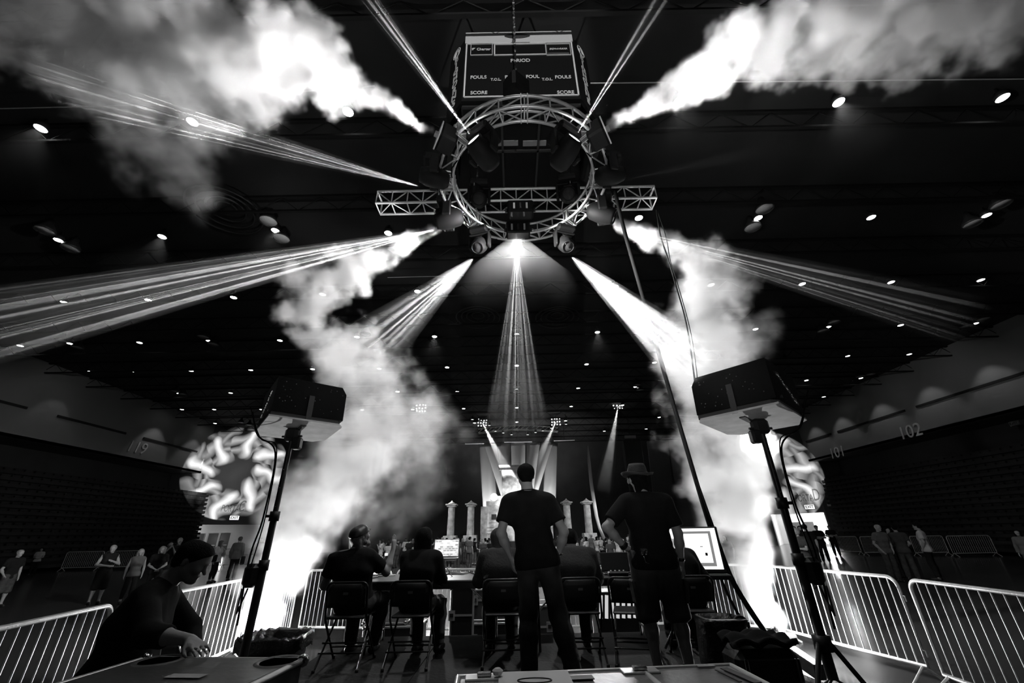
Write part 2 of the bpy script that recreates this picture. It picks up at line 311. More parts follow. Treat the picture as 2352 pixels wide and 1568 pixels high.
# ---------------------------------------------------------------- stage end
YT=41.0
stg=mat('black_stage_skirt',.02,.8); stone=mat('carved_pale_stone',.62,.85,0,1.1,2.2,.9,bscale=4)
def wy(px,py,Y): return at(px,py,Y=Y)
struct(MB().box((.5,48.5,.5),(30,15,1.0)).build('stage_platform',stg)) and None
bpy.data.objects['stage_platform'].pop('kind',None); tag(bpy.data.objects['stage_platform'],'low black stage deck behind the crowd','stage')
col=root('stone_column',(0,0,0),0,None,'column','stage columns')
MB().box((0,0,.3),(1.25,1.25,.6),None,.04).build('plinth',stone,col); MB().lathe([(.36,.6),(.34,1.6),(.33,3.15)],n=20).build('shaft',stone,col)
cp=MB().box((0,0,3.2),(.85,.85,.12),None,.02).box((0,0,3.34),(1.1,1.1,.14),None,.03); cp.build('capital',stone,col)
MB().lathe([(.0,3.75),(.12,3.6),(.3,3.5),(.42,3.42),(.3,3.4),(.0,3.4)],n=12).build('finial',stone,col)
for i,(px,lab) in enumerate([(1034,'outer pale stone column left of the stage temple'),(1080,'pale stone column beside the left edge of the stage temple'),(1307,'pale stone column just right of the stage temple'),(1355,'pale stone column beside the fabric ribbon')]):
    p=wy(px,1240,42.5); p.z=1.0
    if i==0: col.location=p; col['label']=lab
    else: dup(col,p,0,lab)
# stepped temple
x0=wy(1103,1240,44).x; x1=wy(1272,1240,44).x; cx=(x0+x1)/2; W=x1-x0
tmp=root('stepped_temple',(cx,44,1),0,'brightly lit pale stone stepped temple at the centre of the stage','stage set')
MB().box((cx,44.6,2.6),(W*.99,2.2,3.2),None,.05).build('temple_base',stone,tmp,True)
MB().box((cx,44.6,4.45),(W*.84,2.0,.5),None,.05).build('tier',stone,tmp,True); MB().box((cx,44.6,4.95),(W*.72,1.8,.5),None,.05).build('tier',stone,tmp,True); MB().box((cx,44.7,6.6),(W*.40,1.6,2.8),None,.05).build('tower',stone,tmp,True); MB().box((cx,44.7,8.1),(W*.5,1.8,.3),None,.05).build('cornice',stone,tmp,True)
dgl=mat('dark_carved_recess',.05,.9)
for sx in (-1,1):
    c=V((cx+sx*W*.31,43.45,5.05)); MB().lathe([(.0,.12),(.33,.12),(.38,0)],c,Matrix.Rotation(PI/2,3,'X'),24).build('sun_disc',emis('sun_disc_glow',1.6),tmp,True)
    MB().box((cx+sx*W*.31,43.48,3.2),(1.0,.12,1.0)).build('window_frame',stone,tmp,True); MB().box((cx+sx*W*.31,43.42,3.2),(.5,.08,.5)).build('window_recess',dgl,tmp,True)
    for z in (2.0,1.75,2.3): MB().box((cx+sx*W*.3,43.46,z),(1.5,.12,.08)).build('ledge',stone,tmp,True)
# drape strips behind
fabric=mat('white_stretch_fabric',.5,.9,0,.06,.8,.1)
def strip(pts,Y,label,dep=.35):   # polygon in pixels (top pair, bottom pair), gently folded cloth
    (a,b),(c,d)=pts; n=14; m=18; vs=[]; 
    for j in range(m+1):
        t=j/m
        for i in range(n+1):
            s=i/n; px=(a[0]*(1-s)+b[0]*s)*(1-t)+(c[0]*(1-s)+d[0]*s)*t; py=(a[1]*(1-s)+b[1]*s)*(1-t)+(c[1]*(1-s)+d[1]*s)*t
            p=wy(px,py,Y); p.y-=dep*math.sin(PI*s)+.05*math.sin(9*s+3*t); vs.append(p)
    fs=[(j*(n+1)+i,j*(n+1)+i+1,(j+1)*(n+1)+i+1,(j+1)*(n+1)+i) for j in range(m) for i in range(n)]
    o=MB().add(vs,fs,True).build('fabric_strip',fabric); md=o.modifiers.new('s','SOLIDIFY'); md.thickness=.02
    return tag(o,label,'drape')
strip((((1100,1020),(1134,1019)),((1110,1175),(1143,1172))),48,'outer left white fabric strip hanging behind the stage temple')
strip((((1112,1020),(1150,1019)),((1158,1160),(1172,1158))),47.6,'white fabric strip slanting down from the left towards the temple tower')
strip((((1141,1020),(1173,1018)),((1160,1150),(1177,1150))),47.2,'inner left white fabric strip over the temple tower')
strip((((1174,1018),(1206,1017)),((1177,1150),(1206,1150))),46.9,'straight central white fabric strip over the temple tower')
strip((((1208,1017),(1240,1016)),((1207,1150),(1222,1150))),47.2,'inner right white fabric strip over the temple tower')
strip((((1242,1016),(1270,1016)),((1209,1158),(1226,1160))),47.6,'white fabric strip slanting down from the right towards the temple tower')
strip((((1252,1016),(1281,1018)),((1246,1172),(1276,1175))),48,'outer right white fabric strip hanging behind the stage temple')
# thin ribbon
rp=[(1350,1022),(1353,1060),(1358,1110),(1364,1150),(1370,1185),(1377,1212),(1388,1238)]
mb=MB(); vs=[]
for i,(x,y) in enumerate(rp):
    wd=(3,7,8,8,8,7,8)[i]; vs+=[wy(x-wd/2,y,43),wy(x+wd/2,y,43)]
mb.add(vs,[(2*i,2*i+1,2*i+3,2*i+2) for i in range(len(rp)-1)],True); o=mb.build('fabric_ribbon',fabric); o.modifiers.new('s','SOLIDIFY').thickness=.03; tag(o,'long narrow white fabric ribbon curving down to the stage floor','drape')
# black hung loudspeaker and wall panels
sp=root('hung_speaker',wy(1457,1050,44),0,'black line loudspeaker hung right of the fabric ribbon','loudspeaker'); p=wy(1455,1055,44)
MB().box(p,(1.9,1.0,4.0),None,.05).build('cabinet',blkm,sp,True); MB().box(p+V((0,0,2.4)),(1.2,.2,.3)).build('rigging_frame',alu,sp,True); MB().tube([p+V((0,0,2.5)),V((p.x,p.y,CE-.2))],.02,6).build('chain',blkm,sp,True)
for pts,lab in ((((1478,1022),(1515,1022),(1560,1200),(1520,1200)),'a'),(((1380,1100),(1440,1100),(1450,1230),(1390,1230)),'b')): pass
gp=mat('grey_wall_panel',.13,.8)
struct(MB().prism([wy(1487,1013,55.5),wy(1535,1013,55.5),wy(1555,1200,55.5),wy(1508,1200,55.5)],(0,.3,0)).build('trim_5',gp)); struct(MB().prism([wy(1555,1100,54.8),wy(1640,1100,54.8),wy(1640,1108,54.8),wy(1555,1108,54.8)],(0,.6,0)).build('trim_6',mat('pale_rail',.3,.6)))
struct(MB().prism([wy(1557,1118,54.8),wy(1642,1118,54.8),wy(1642,1124,54.8),wy(1557,1124,54.8)],(0,.6,0)).build('trim_7',mat('pale_rail',.3,.6)))
p=wy(1553,1187,53); sb=root('wall_notice',p,0,'small pale notice on the dark wall behind the hat wearer','sign'); MB().box(p,(.5,.08,.5)).build('board',paper,sb,True)
# arc truss with little lights
at_=root('stage_arc_truss',wy(1190,985,44),0,'small curved truss with little lamps above the white drapes','truss'); n=17
for dz,dy in ((0,0),(.4,0),(0,.5)):
    MB().tube([V((wy(1190,985,44).x-4.4+8.8*i/n, 44+dy-1.3*math.sin(PI*i/n), wy(1190,992,44).z+dz)) for i in range(n+1)],.04,6).build('chord',alu,at_,True)
for i in range(n): 
    a=V((wy(1190,985,44).x-4.4+8.8*i/n, 44-1.3*math.sin(PI*i/n), wy(1190,992,44).z)); b2=V((wy(1190,985,44).x-4.4+8.8*(i+1)/n, 44-1.3*math.sin(PI*(i+1)/n), wy(1190,992,44).z+.4)); MB().tube([a,b2],.025,5).build('brace',alu,at_,True)
sl=root('stage_lamp',(0,0,0),0,'small round stage lamp hanging under the curved truss','light','small lamps on the curved stage truss'); MB().lathe([(0,.2),(.13,.2),(.15,-.1)],n=10).build('can',blkm,sl); MB().tube([(0,0,.15),(0,0,2.2)],.012,5).build('cable',blkm,sl); MB().lathe([(0,-.1),(.13,-.1),(.13,-.08)],n=10).build('lens',emis('stage_lamp_glow',2.2),sl)
for i,(px,py) in enumerate([(1156,992),(1175,996),(1212,996),(1230,991),(1247,987),(1138,988),(1124,975),(1266,981),(1085,961),(1300,972)]):
    Ys=43
    while wy(px,py,Ys).z>12.3: Ys-=1
    p=wy(px,py,Ys)
    if i==0: sl.location=p
    else: dup(sl,p)
# horizontal bars holding the drapes
for k,(a,b2,lab) in enumerate([((1158,1015),(1222,1014),'lit black batten carrying the middle white drapes'),((1272,1012),(1320,1010),'lit black batten carrying the right white drapes'),((1068,1019),(1112,1018),'lit black batten carrying the left white drapes')]):
    a=wy(*a,46.5); b2=wy(*b2,46.5); r=root('drape_batten',a,0,lab,'batten'); MB().tube([a,b2],.06,8).build('bar',alu,r,True); MB().tube([(a+b2)/2,V(((a.x+b2.x)/2,46.5,CE-.2))],.02,5).build('cable',blkm,r,True)
# ---------------------------------------------------------------- smoke (cold fog jets) as real volumes
def smoke(name,pts,vox,dens,amp,nscale,edge,seed,label,warp=.0,aniso=.2,stretch=1.0):
    vol=bpy.data.volumes.new(name); ob=bpy.data.objects.new(name,vol); C.objects.link(ob)
    ng=bpy.data.node_groups.new(name,'GeometryNodeTree')
    ng.interface.new_socket('Geometry',in_out='INPUT',socket_type='NodeSocketGeometry'); ng.interface.new_socket('Geometry',in_out='OUTPUT',socket_type='NodeSocketGeometry')
    N,L,M=nodes(ng); go=N('NodeGroupOutput'); pos=N('GeometryNodeInputPosition').outputs[0]
    def VM(op,a,b=None,k=None):
        m=N('ShaderNodeVectorMath'); m.operation=op
        for i,x in enumerate((a,b)):
            if x is None: continue
            if isinstance(x,(tuple,Vector)): m.inputs[i].default_value=tuple(x)
            else: L(x,m.inputs[i])
        if k is not None:
            if isinstance(k,(int,float)): m.inputs['Scale'].default_value=k
            else: L(k,m.inputs['Scale'])
        return m
    def noise(scale,det,rough,w_,src):
        n=N('ShaderNodeTexNoise'); n.noise_dimensions='4D'; n.inputs['Lacunarity'].default_value=2.3; L(src,n.inputs['Vector']); n.inputs['Scale'].default_value=scale; n.inputs['Detail'].default_value=det; n.inputs['Roughness'].default_value=rough; n.inputs['W'].default_value=w_; return n
    wn=noise(nscale*.8,2,.5,seed+9,pos); off=VM('SCALE',VM('SUBTRACT',wn.outputs[1],(.5,.5,.5)).outputs[0],None,warp).outputs[0]
    p=VM('ADD',pos,off).outputs[0]
    q=None; dn=None; am=None
    for a,b in zip(pts[:-1],pts[1:]):
        A=V(a[:3]); B=V(b[:3]); ab=B-A
        t=M('MULTIPLY',VM('DOT_PRODUCT',VM('SUBTRACT',p,A).outputs[0],ab).outputs['Value'],1/ab.length_squared,clamp=True)
        c=VM('MULTIPLY_ADD',None) if False else None
        dist=VM('LENGTH',VM('SUBTRACT',VM('SUBTRACT',p,A).outputs[0],VM('SCALE',ab,None,t).outputs[0]).outputs[0]).outputs['Value']
        rr=M('ADD',M('MULTIPLY',t,b[3]-a[3]),a[3]); g=M('DIVIDE',dist,rr)
        dd=M('ADD',M('MULTIPLY',t,b[4]-a[4]),a[4])
        # soft union in q, density blended by closeness
        sa,sb_=min(1,a[3]/.4),min(1,b[3]/.4); aa=M('ADD',M('MULTIPLY',t,sb_-sa),sa)
        if q is None: q=g; dn=dd; am=aa
        else:
            cmp=M('LESS_THAN',g,q); dn=M('ADD',M('MULTIPLY',cmp,dd),M('MULTIPLY',M('SUBTRACT',1.0,cmp),dn)); am=M('ADD',M('MULTIPLY',cmp,aa),M('MULTIPLY',M('SUBTRACT',1.0,cmp),am)); q=M('MINIMUM',q,g)
    n1=noise(nscale,7,.62,seed,pos).outputs[0]
    n2=noise(nscale*.45,3,.5,seed+4,pos).outputs[0]
    f=M('ADD',M('SUBTRACT',.95,q),M('MULTIPLY',am,M('ADD',M('MULTIPLY',M('SUBTRACT',n1,.5),amp*3.2),M('MULTIPLY',M('SUBTRACT',n2,.5),amp*1.4))))
    d=M('MULTIPLY',f,1/edge,clamp=True)
    lumps=M('MULTIPLY',M('SUBTRACT',n1,.41),5,clamp=True)
    d=M('MULTIPLY',M('MULTIPLY',d,dn),M('ADD',M('MULTIPLY',lumps,.97),.03))
    vc=N('GeometryNodeVolumeCube'); L(d,vc.inputs['Density'])
    P=np.array([q_[:4] for q_ in pts]); k=1.0+amp*.9; mn=(P[:,:3]-P[:,3:4]*k).min(0); mx=(P[:,:3]+P[:,3:4]*k).max(0)
    mn[2]=max(mn[2],.03); mx[2]=min(mx[2],CE-.9)
    vc.inputs['Min'].default_value=mn; vc.inputs['Max'].default_value=mx
    res=np.ceil((mx-mn)/vox).astype(int); print('smoke',name,res,round(res.prod()/1e6,1))
    for k_,a in zip('XYZ',res): vc.inputs['Resolution '+k_].default_value=int(a)
    sm=N('GeometryNodeSetMaterial'); L(vc.outputs[0],sm.inputs[0]); L(sm.outputs[0],go.inputs[0])
    m=bpy.data.materials.new('fog_'+name); m.use_nodes=True; nt=m.node_tree; nt.nodes.clear(); N2,L2,M2=nodes(nt)
    sc=N2('ShaderNodeVolumeScatter'); a_=N2('ShaderNodeAttribute'); a_.attribute_name='density'; L2(M2('MULTIPLY',a_.outputs['Fac'],dens),sc.inputs['Density']); sc.inputs['Color'].default_value=(.97,.97,.97,1); sc.inputs['Anisotropy'].default_value=aniso
    L2(sc.outputs[0],N2('ShaderNodeOutputMaterial').inputs['Volume']); sm.inputs['Material'].default_value=m
    ob.modifiers.new('fog','NODES').node_group=ng
    return tag(ob,label,'smoke',None,'stuff')
def P_(px,py,r,d=1,**k): return tuple(at(px,py,**k))+(r,d)
smoke('smoke_plume',[P_(985,302,.05,2.2,z=7.15),P_(940,272,.10,2.2,z=7.2),P_(880,238,.17,1.8,z=7.25),P_(820,205,.26,1.5,z=7.3),P_(750,170,.42,1.1,z=7.3),P_(670,110,.52,.8,z=7.4),P_(560,110,.8,.36,z=7.6),P_(420,120,1.0,.26,z=7.9),P_(250,60,1.15,.2,z=8.2),P_(60,-40,1.1,.16,z=8.6)],.042,10,.75,2.1,.35,1.0,'billowing white fog jet blown from the ring truss to the upper left',.5)
smoke('smoke_plume',[P_(600,150,.7,.3,z=7.7),P_(420,240,.75,.26,z=7.6),P_(380,340,.75,.2,z=7.4),P_(430,420,.5,.15,z=7.2),P_(470,500,.25,.08,z=7.1)],.06,6,.9,1.3,.55,2.0,'thin drifting fog hanging below the upper left jet',.7)
smoke('smoke_plume',[P_(1405,288,.06,2.2,z=7.15),P_(1450,265,.13,2.0,z=7.2),P_(1520,228,.2,1.7,z=7.25),P_(1600,180,.3,1.2,z=7.3),P_(1700,110,.45,.7,z=7.5),P_(1850,60,.65,.42,z=7.8),P_(2120,0,.85,.28,z=8.1),P_(2380,-60,.8,.2,z=8.5)],.042,10,.75,2.3,.35,3.0,'billowing white fog jet blown from the ring truss to the upper right',.5)
smoke('smoke_plume',[P_(1000,516,.05,2.0,z=7.0),P_(950,545,.15,1.6,z=6.9),P_(880,590,.28,1.1,z=6.7),P_(800,620,.42,.8,z=6.4),P_(720,660,.5,.55,z=6.1),P_(695,720,.42,.45,z=5.8)],.045,9,.8,2.2,.45,4.0,'white fog jet blown from the ring truss down to the left',.5)
smoke('smoke_plume',[P_(1405,495,.06,2.2,z=7.0),P_(1460,525,.15,1.8,z=6.9),P_(1530,565,.28,1.1,z=6.7),P_(1600,600,.48,.5,z=6.4),P_(1640,700,.75,.32,z=6.0),P_(1650,800,.8,.26,z=5.4),P_(1760,760,.5,.1,z=5.8)],.05,8,.75,1.9,.5,5.0,'white fog jet blown from the ring truss down to the right',.55)
JL=V((-3.75,7.2,.3)); JR=V((3.95,7.3,.3))
smoke('smoke_plume',[tuple(JL)+(.13,1.6),P_(612,1390,.32,1.3,Y=7.2),P_(655,1290,.58,.8,Y=7.3),P_(720,1190,.75,.5,Y=7.6),P_(800,1080,.9,.42,Y=8.0),P_(880,1000,1.05,.42,Y=8.3),P_(850,880,1.0,.5,Y=8.5),P_(780,800,.75,.7,Y=8.4),P_(720,770,.4,.6,Y=8.3)],.055,5.0,.85,1.5,.5,6.0,'tall fog column rising from the floor jet left of the control desk',.7)
smoke('smoke_plume',[P_(880,960,.8,.35,Y=8.4),P_(960,970,.8,.25,Y=8.8),P_(1040,1010,.7,.18,Y=9.2),P_(960,1120,.6,.12,Y=9.2),P_(880,1180,.6,.14,Y=9)],.07,4,.9,1.2,.6,7.0,'thin fog trailing from the left column towards the stage',.8)
smoke('smoke_plume',[tuple(JR)+(.13,1.8),P_(1738,1390,.22,1.6,Y=7.2),P_(1712,1290,.38,1.1,Y=7.3),P_(1690,1190,.52,.8,Y=7.5),P_(1672,1080,.8,.5,Y=7.8),P_(1645,970,.95,.4,Y=8.1),P_(1610,860,.95,.36,Y=8.4),P_(1600,740,.9,.26,Y=8.3)],.055,5.5,.8,1.6,.5,8.0,'tall fog column rising from the floor jet right of the control desk',.65)
lamp('SPOT','jet_uplight_left',JL+V((0,0,.06)),P_(700,1180,0,0,Y=7.6)[:3],3800,66,.7,.03)
lamp('SPOT','jet_uplight_right',JR+V((0,0,.05)),P_(1690,1180,0,0,Y=7.6)[:3],3800,56,.7,.03)
def rl(n,x,y,z,to,pw,ang): lamp('SPOT','added_fog_flood_'+n,(x,y,z),to,pw,ang,.9,.06)  # spots added to brighten the fog, standing at no fixture
rl('outer_left',-1.9,3.0,6.2,at(500,100,z=7.9),850,100); rl('outer_right',2.4,3.0,6.2,at(1780,70,z=7.9),1000,100)
rl('lower_left',1.5,5.0,6.2,at(780,650,z=6.2),3600,50); rl('lower_right',-1.0,5.0,6.2,at(1600,650,z=6.2),3600,52)
rl('down_left',.9,4.2,6.3,P_(800,980,0,0,Y=8.2)[:3],5200,60); rl('down_right',-.4,4.2,6.3,P_(1660,980,0,0,Y=8.0)[:3],4600,56)
for n_,a_,b_ in (('upper_left',(950,340,6.7),(830,205,7.3)),('upper_right',(1445,330,6.7),(1560,195,7.3)),('lower_left',(965,575,6.5),(850,600,6.6)),('lower_right',(1432,560,6.5),(1560,585,6.5))): lamp('SPOT','added_jet_fill_'+n_,at(a_[0],a_[1],z=a_[2]),at(b_[0],b_[1],z=b_[2]),330,150,.8,.02)  # small spots added beside the ring jets to whiten their fog
lamp('POINT','jet_glow_left',JL+V((-.1,-.25,.12)),None,190,rad=.03); lamp('POINT','jet_glow_right',JR+V((.1,-.25,.12)),None,190,rad=.03)
lamp('SPOT','added_ring_downfill',(.24,4.6,6.4),(.24,4.4,0),130,165,.6,.15); lamp('SPOT','added_ring_upfill',(.1,-.9,1.3),(.2,5.0,5.6),420,80,.7,.1)  # added fills: one shines down under the ring, one up from behind the camera
# ---------------------------------------------------------------- beams: hazy air that the moving heads shine through
hz={}
def beam(src,dst,ang,power,dens,label,k=6,seed=0,gob=True,blend=.15,r0=.05,lo=.12,name='light_beam',fade=1.3,wisp=.35):
    a=V(src); b=V(dst); Ln=(b-a).length; d=(b-a)/Ln; hr=math.tan(R(ang/2))*1.02
    o=MB().lathe([(0,.06),(r0*.6,.06),(r0+hr*.3,.3),(r0+hr*Ln*.5,Ln*.5),(r0+hr*Ln,Ln),(0,Ln)],n=28).build(name,None,weld=True); o.location=a; o.rotation_euler=d.to_track_quat('Z','Y').to_euler()
    m=bpy.data.materials.new('hazy_air'); m.use_nodes=True; nt=m.node_tree; nt.nodes.clear(); N,L,M=nodes(nt); sc=N('ShaderNodeVolumeScatter'); sc.inputs['Color'].default_value=(1,1,1,1)
    tc=N('ShaderNodeTexCoord'); sx=N('ShaderNodeSeparateXYZ'); L(tc.outputs['Object'],sx.inputs[0]); z=sx.outputs[2]
    t=M('POWER',M('SUBTRACT',1.0,M('DIVIDE',z,Ln),clamp=True),fade)
    n=N('ShaderNodeTexNoise'); L(tc.outputs['Object'],n.inputs['Vector']); n.inputs['Scale'].default_value=1.1; n.inputs['Detail'].default_value=3
    w=M('MULTIPLY',M('SUBTRACT',n.outputs[0],.5-.12),1/.24,clamp=True)
    L(M('MULTIPLY',M('MULTIPLY',t,M('ADD',M('MULTIPLY',w,wisp),1-wisp)),dens),sc.inputs['Density']); L(sc.outputs[0],N('ShaderNodeOutputMaterial').inputs['Volume']); o.data.materials.append(m)
    tag(o,label,'light beam',None,'stuff'); s=lamp('SPOT',name+'_lamp',a,b,power,ang,blend,.004)
    if gob: gobo_rays(s,ang/2,k,seed,lo)
    return o
def Pz(px,py,z): return at(px,py,z=z)
B=[((1085,317,6.75),(830,-30,7.4),6.0,15000,.17,'narrow light beam shooting up past the left of the scoreboard',3,1),
((1322,313,6.75),(1535,-30,7.4),6.0,9000,.14,'narrow light beam shooting up past the right of the scoreboard',3,2),
((975,431,6.75),(250,232,7.6),7.0,9000,.15,'streaky light beam from the left side of the ring',9,3),
((1003,527,6.65),(-120,770,4.8),9.0,20000,.14,'wide streaky light beam sweeping to the lower left',8,4.3),
((1087,594,6.45),(850,800,3.3),7,11000,.28,'streaky light beam from the ring to the fog left of centre',10,5),
((1187,560,6.7),(1187,985,5.2),15,9000,.06,'fanned light shafts pouring down from the middle of the ring',14,6.2),
((1313,590,6.45),(1590,835,3.2),7.5,24000,.30,'brightest light beam from the ring to the fog right of centre',10,7),
((1425,415,6.75),(1760,345,7.8),3.6,260,.07,'faint narrow light beam from the right side of the ring',6,8),
((1400,520,6.6),(2230,735,4.2),8.0,8000,.08,'faint streaky light shafts high on the right',11,9.5)]
for i,((sx,sy,sz),(dx,dy,dz),ang,pw,dn,lab,k,sd) in enumerate(B):
    beam(Pz(sx,sy,sz),Pz(dx,dy,dz),ang,pw,dn,lab,k,sd,True,.12,.035,.03 if i!=6 else .5,fade=(.8,.8,.9,.5,.25,1.0,.2,1.2,.6)[i])
# soft glow under the ring from the middle wash light
beam(Pz(1187,545,6.95),Pz(1187,680,5.6),75,420,.16,'soft pool of lit haze just below the middle of the ring',4,3,False,1.0,.12,fade=1.4,wisp=.5)
lamp('SPOT','ring_wash_lamp',Pz(1187,548,6.95),Pz(1187,700,4),150,120,.9,.03)
# glow in the haze under the nearer downlights
for i,(px,py,pw) in enumerate([(1925,232,260),(1559,230,150),(95,292,110),(373,541,110),(633,527,90),(998,771,160),(1372,761,160)]):
    p=at(px,py,z=CE-.45); beam(p,p+V((0,0,-2.4)),64,pw,.05,'faint glow in the haze under one of the nearer ceiling downlights',4,i,False,1.0,.14,fade=1.8,wisp=.6); C.objects[-1]
# stage beams
SB=[((1108,970),(1182,1120),13,32000,.28,'broad bright beam crossing the left white drapes'),((1277,968),(1228,1075),13,11000,.18,'broad dim beam crossing the right white drapes'),((1420,931),(1385,1130),11,15000,.16,'broad beam falling beside the fabric ribbon'),((967,937),(996,1040),11,9000,.14,'short broad beam half hidden by fog left of the stage')]
clg=emis('stage_cluster_glow',7)
for i,((sx,sy),(dx,dy),ang,pw,dn,lab) in enumerate(SB):
    s=wy(sx,sy,(42.0,42.0,39,37.5)[i]); d=wy(dx,dy,(44.5,44.5,42,40)[i]); beam(s,d,ang,pw,dn,lab,4,i,False,.6,.18,name='stage_beam',fade=.8,wisp=.3)
    r=root('stage_blinder',s,0,['bright blinder lamp cluster above the left white drapes','bright blinder lamp cluster above the right white drapes','bright blinder lamp cluster above the fabric ribbon','bright blinder lamp cluster above the fog left of the stage'][i],'light')
    MB().box(s+V((0,.3,.1)),(1.0,.2,.9),None,.05).build('housing',blkm,r,True); MB().tube([s+V((0,.3,.5)),V((s.x,s.y+.3,CE-.05))],.03,6).build('hanging_pole',blkm,r,True)
    for k in range(12):
        c=s+V((-.42+.28*(k%4)+random.uniform(-.04,.04),.1,-.3+.3*(k//4)+random.uniform(-.05,.05))); MB().lathe([(0,0),(.045,0),(.06,.06)],c,Matrix.Rotation(PI/2,3,'X'),10).build('lamp_face',clg,r,True)
for x,pw in ((-4.5,2600),(4.5,2600)): lamp('SPOT','stage_front_wash',(x,30,9),(.2,44,3.0),pw*.55,30,.6,.2)
lamp('SPOT','stage_column_wash',(-14,33,8),(-6,43,2.6),2600,26,.6,.2); lamp('SPOT','stage_column_wash',(14,33,8),(7,43,2.6),2600,26,.6,.2)
lamp('SPOT','temple_wash',(.5,34,7),(.5,44,4.5),4200,34,.7,.2); lamp('SPOT','stage_drape_wash',(-3,46,1.3),(-1,48,7.5),2600,110,.7,.3); lamp('SPOT','stage_drape_wash',(4,46,1.3),(2,48,7.5),2600,110,.7,.3)
lamp('SPOT','added_crowd_fill',(0,9,10.5),(0,24,.8),9000,66,.8,.3); lamp('SPOT','added_crowd_fill',(-6,34,9),(-3,22,1),3500,70,.8,.3); lamp('SPOT','added_crowd_fill',(6,34,9),(3,22,1),3500,70,.8,.3)  # unseen spots added to brighten the crowd
# ---------------------------------------------------------------- ring truss
RC=V((.24,5.02,7.18)); RO,RI=1.42,1.20; z0,z1=7.07,7.30
ring=root('ring_truss',RC,0,'round aluminium box truss ring hanging above the control desk','truss')
def rp_(r,a,z): return V((RC.x+r*math.cos(a),RC.y+r*math.sin(a),z))
for r_ in (RO,RI):
    for z in (z0,z1): MB().tube([rp_(r_,2*PI*i/72,z) for i in range(72)],.025,10,closed=True).build('chord',alu,ring,True)
nb=24
for i in range(nb):
    a=2*PI*i/nb; b=2*PI*(i+1)/nb; mb=MB()
    for p,q in ((rp_(RO,a,z0),rp_(RI,a,z0)),(rp_(RO,a,z0),rp_(RO,a,z1)),(rp_(RI,a,z0),rp_(RI,a,z1))): mb.tube([p,q],.013,6)
    mb.tube([rp_(RO,a,z0),rp_(RO,b,z1)],.012,6); mb.tube([rp_(RI,a,z0),rp_(RI,b,z1)],.012,6)
    if i%2: mb.tube([rp_(RO,a,z0),rp_(RI,b,z0)],.012,6)
    else: mb.tube([rp_(RI,a,z0),rp_(RO,b,z0)],.012,6)
    mb.build('brace',alu,ring,True)
for k in range(8):
    a=PI/2+2*PI*k/8; q=Matrix.Rotation(a,3,'Z'); mb=MB()
    for s in (-.035,.035):
        c=rp_((RO+RI)/2,a+s,(z0+z1)/2)
        mb.box(rp_((RO+RI)/2,a+s,z0),(.26,.012,.07),q).box(rp_((RO+RI)/2,a+s,z1),(.26,.012,.07),q).box(rp_(RO,a+s,(z0+z1)/2),(.07,.012,.24),q).box(rp_(RI,a+s,(z0+z1)/2),(.07,.012,.24),q)
    mb.build('joining_plate',alu,ring,True)
# straight truss
cy=6.0; cz=7.62; xa=at(872,470,z=cz).x; xb=at(1500,455,z=cz).x
ct=root('straight_truss',((xa+xb)/2,at(1186,460,z=cz).y,cz),0,'straight aluminium box truss lying across the ring','truss'); cy=ct.location.y; tilt=0
for dy in (-.15,.15):
    for dz in (-.15,.15): MB().tube([(xa,cy+dy,cz+dz),(xb,cy+dy,cz+dz)],.025,10).build('chord',alu,ct,True)
nb=18
for i in range(nb+1):
    x=xa+(xb-xa)*i/nb; x2=xa+(xb-xa)*(i+1)/nb; mb=MB()
    mb.tube([(x,cy-.15,cz-.15),(x,cy+.15,cz-.15)],.013,6).tube([(x,cy-.15,cz-.15),(x,cy-.15,cz+.15)],.013,6)
    if i in (0,nb): mb.tube([(x,cy+.15,cz-.15),(x,cy+.15,cz+.15)],.02,6).tube([(x,cy-.15,cz+.15),(x,cy+.15,cz+.15)],.02,6)
    if i<nb:
        s=1 if i%2 else -1; mb.tube([(x,cy-.15*s,cz-.15),(x2,cy+.15*s,cz-.15)],.012,6).tube([(x,cy-.15,cz-.15*s),(x2,cy-.15,cz+.15*s)],.012,6)
    mb.build('brace',alu,ct,True)
# chain hoists
for px,py,lab,j in ((1186,205,'dark chain hoist hanging above the near side of the ring',0),(1095,445,'chain hoist over the left rear of the ring',1),(1312,440,'chain hoist over the right rear of the ring',2)):
    p=at(px,py,z=7.6 if j else 7.75); h=root('chain_hoist',p,0,lab,'hoist')
    s=.9 if j else 1.0
    q=Matrix.Rotation(R(38),3,'Z'); MB().box(p,(.34*s,.3*s,.38*s),q,.04).lathe([(.0,.19*s),(.09,.19*s),(.09,.3*s),(.0,.3*s)],p,None,12).build('motor_body',mhb,h,True)
    mb=MB(); zz=p.z+.3
    while zz<(9.9 if j else CE-.8): mb.box((p.x,p.y,zz),(.014,.035,.05),Matrix.Rotation((zz*31)%3,3,'Z')); zz+=.06
    mb.build('chain',mat('chain_steel',.12,.45,.8),h,True); MB().box(p+V((.0,-.16*s,.1)),(.1,.01,.12),q).build('label_plate',paper,h,True)
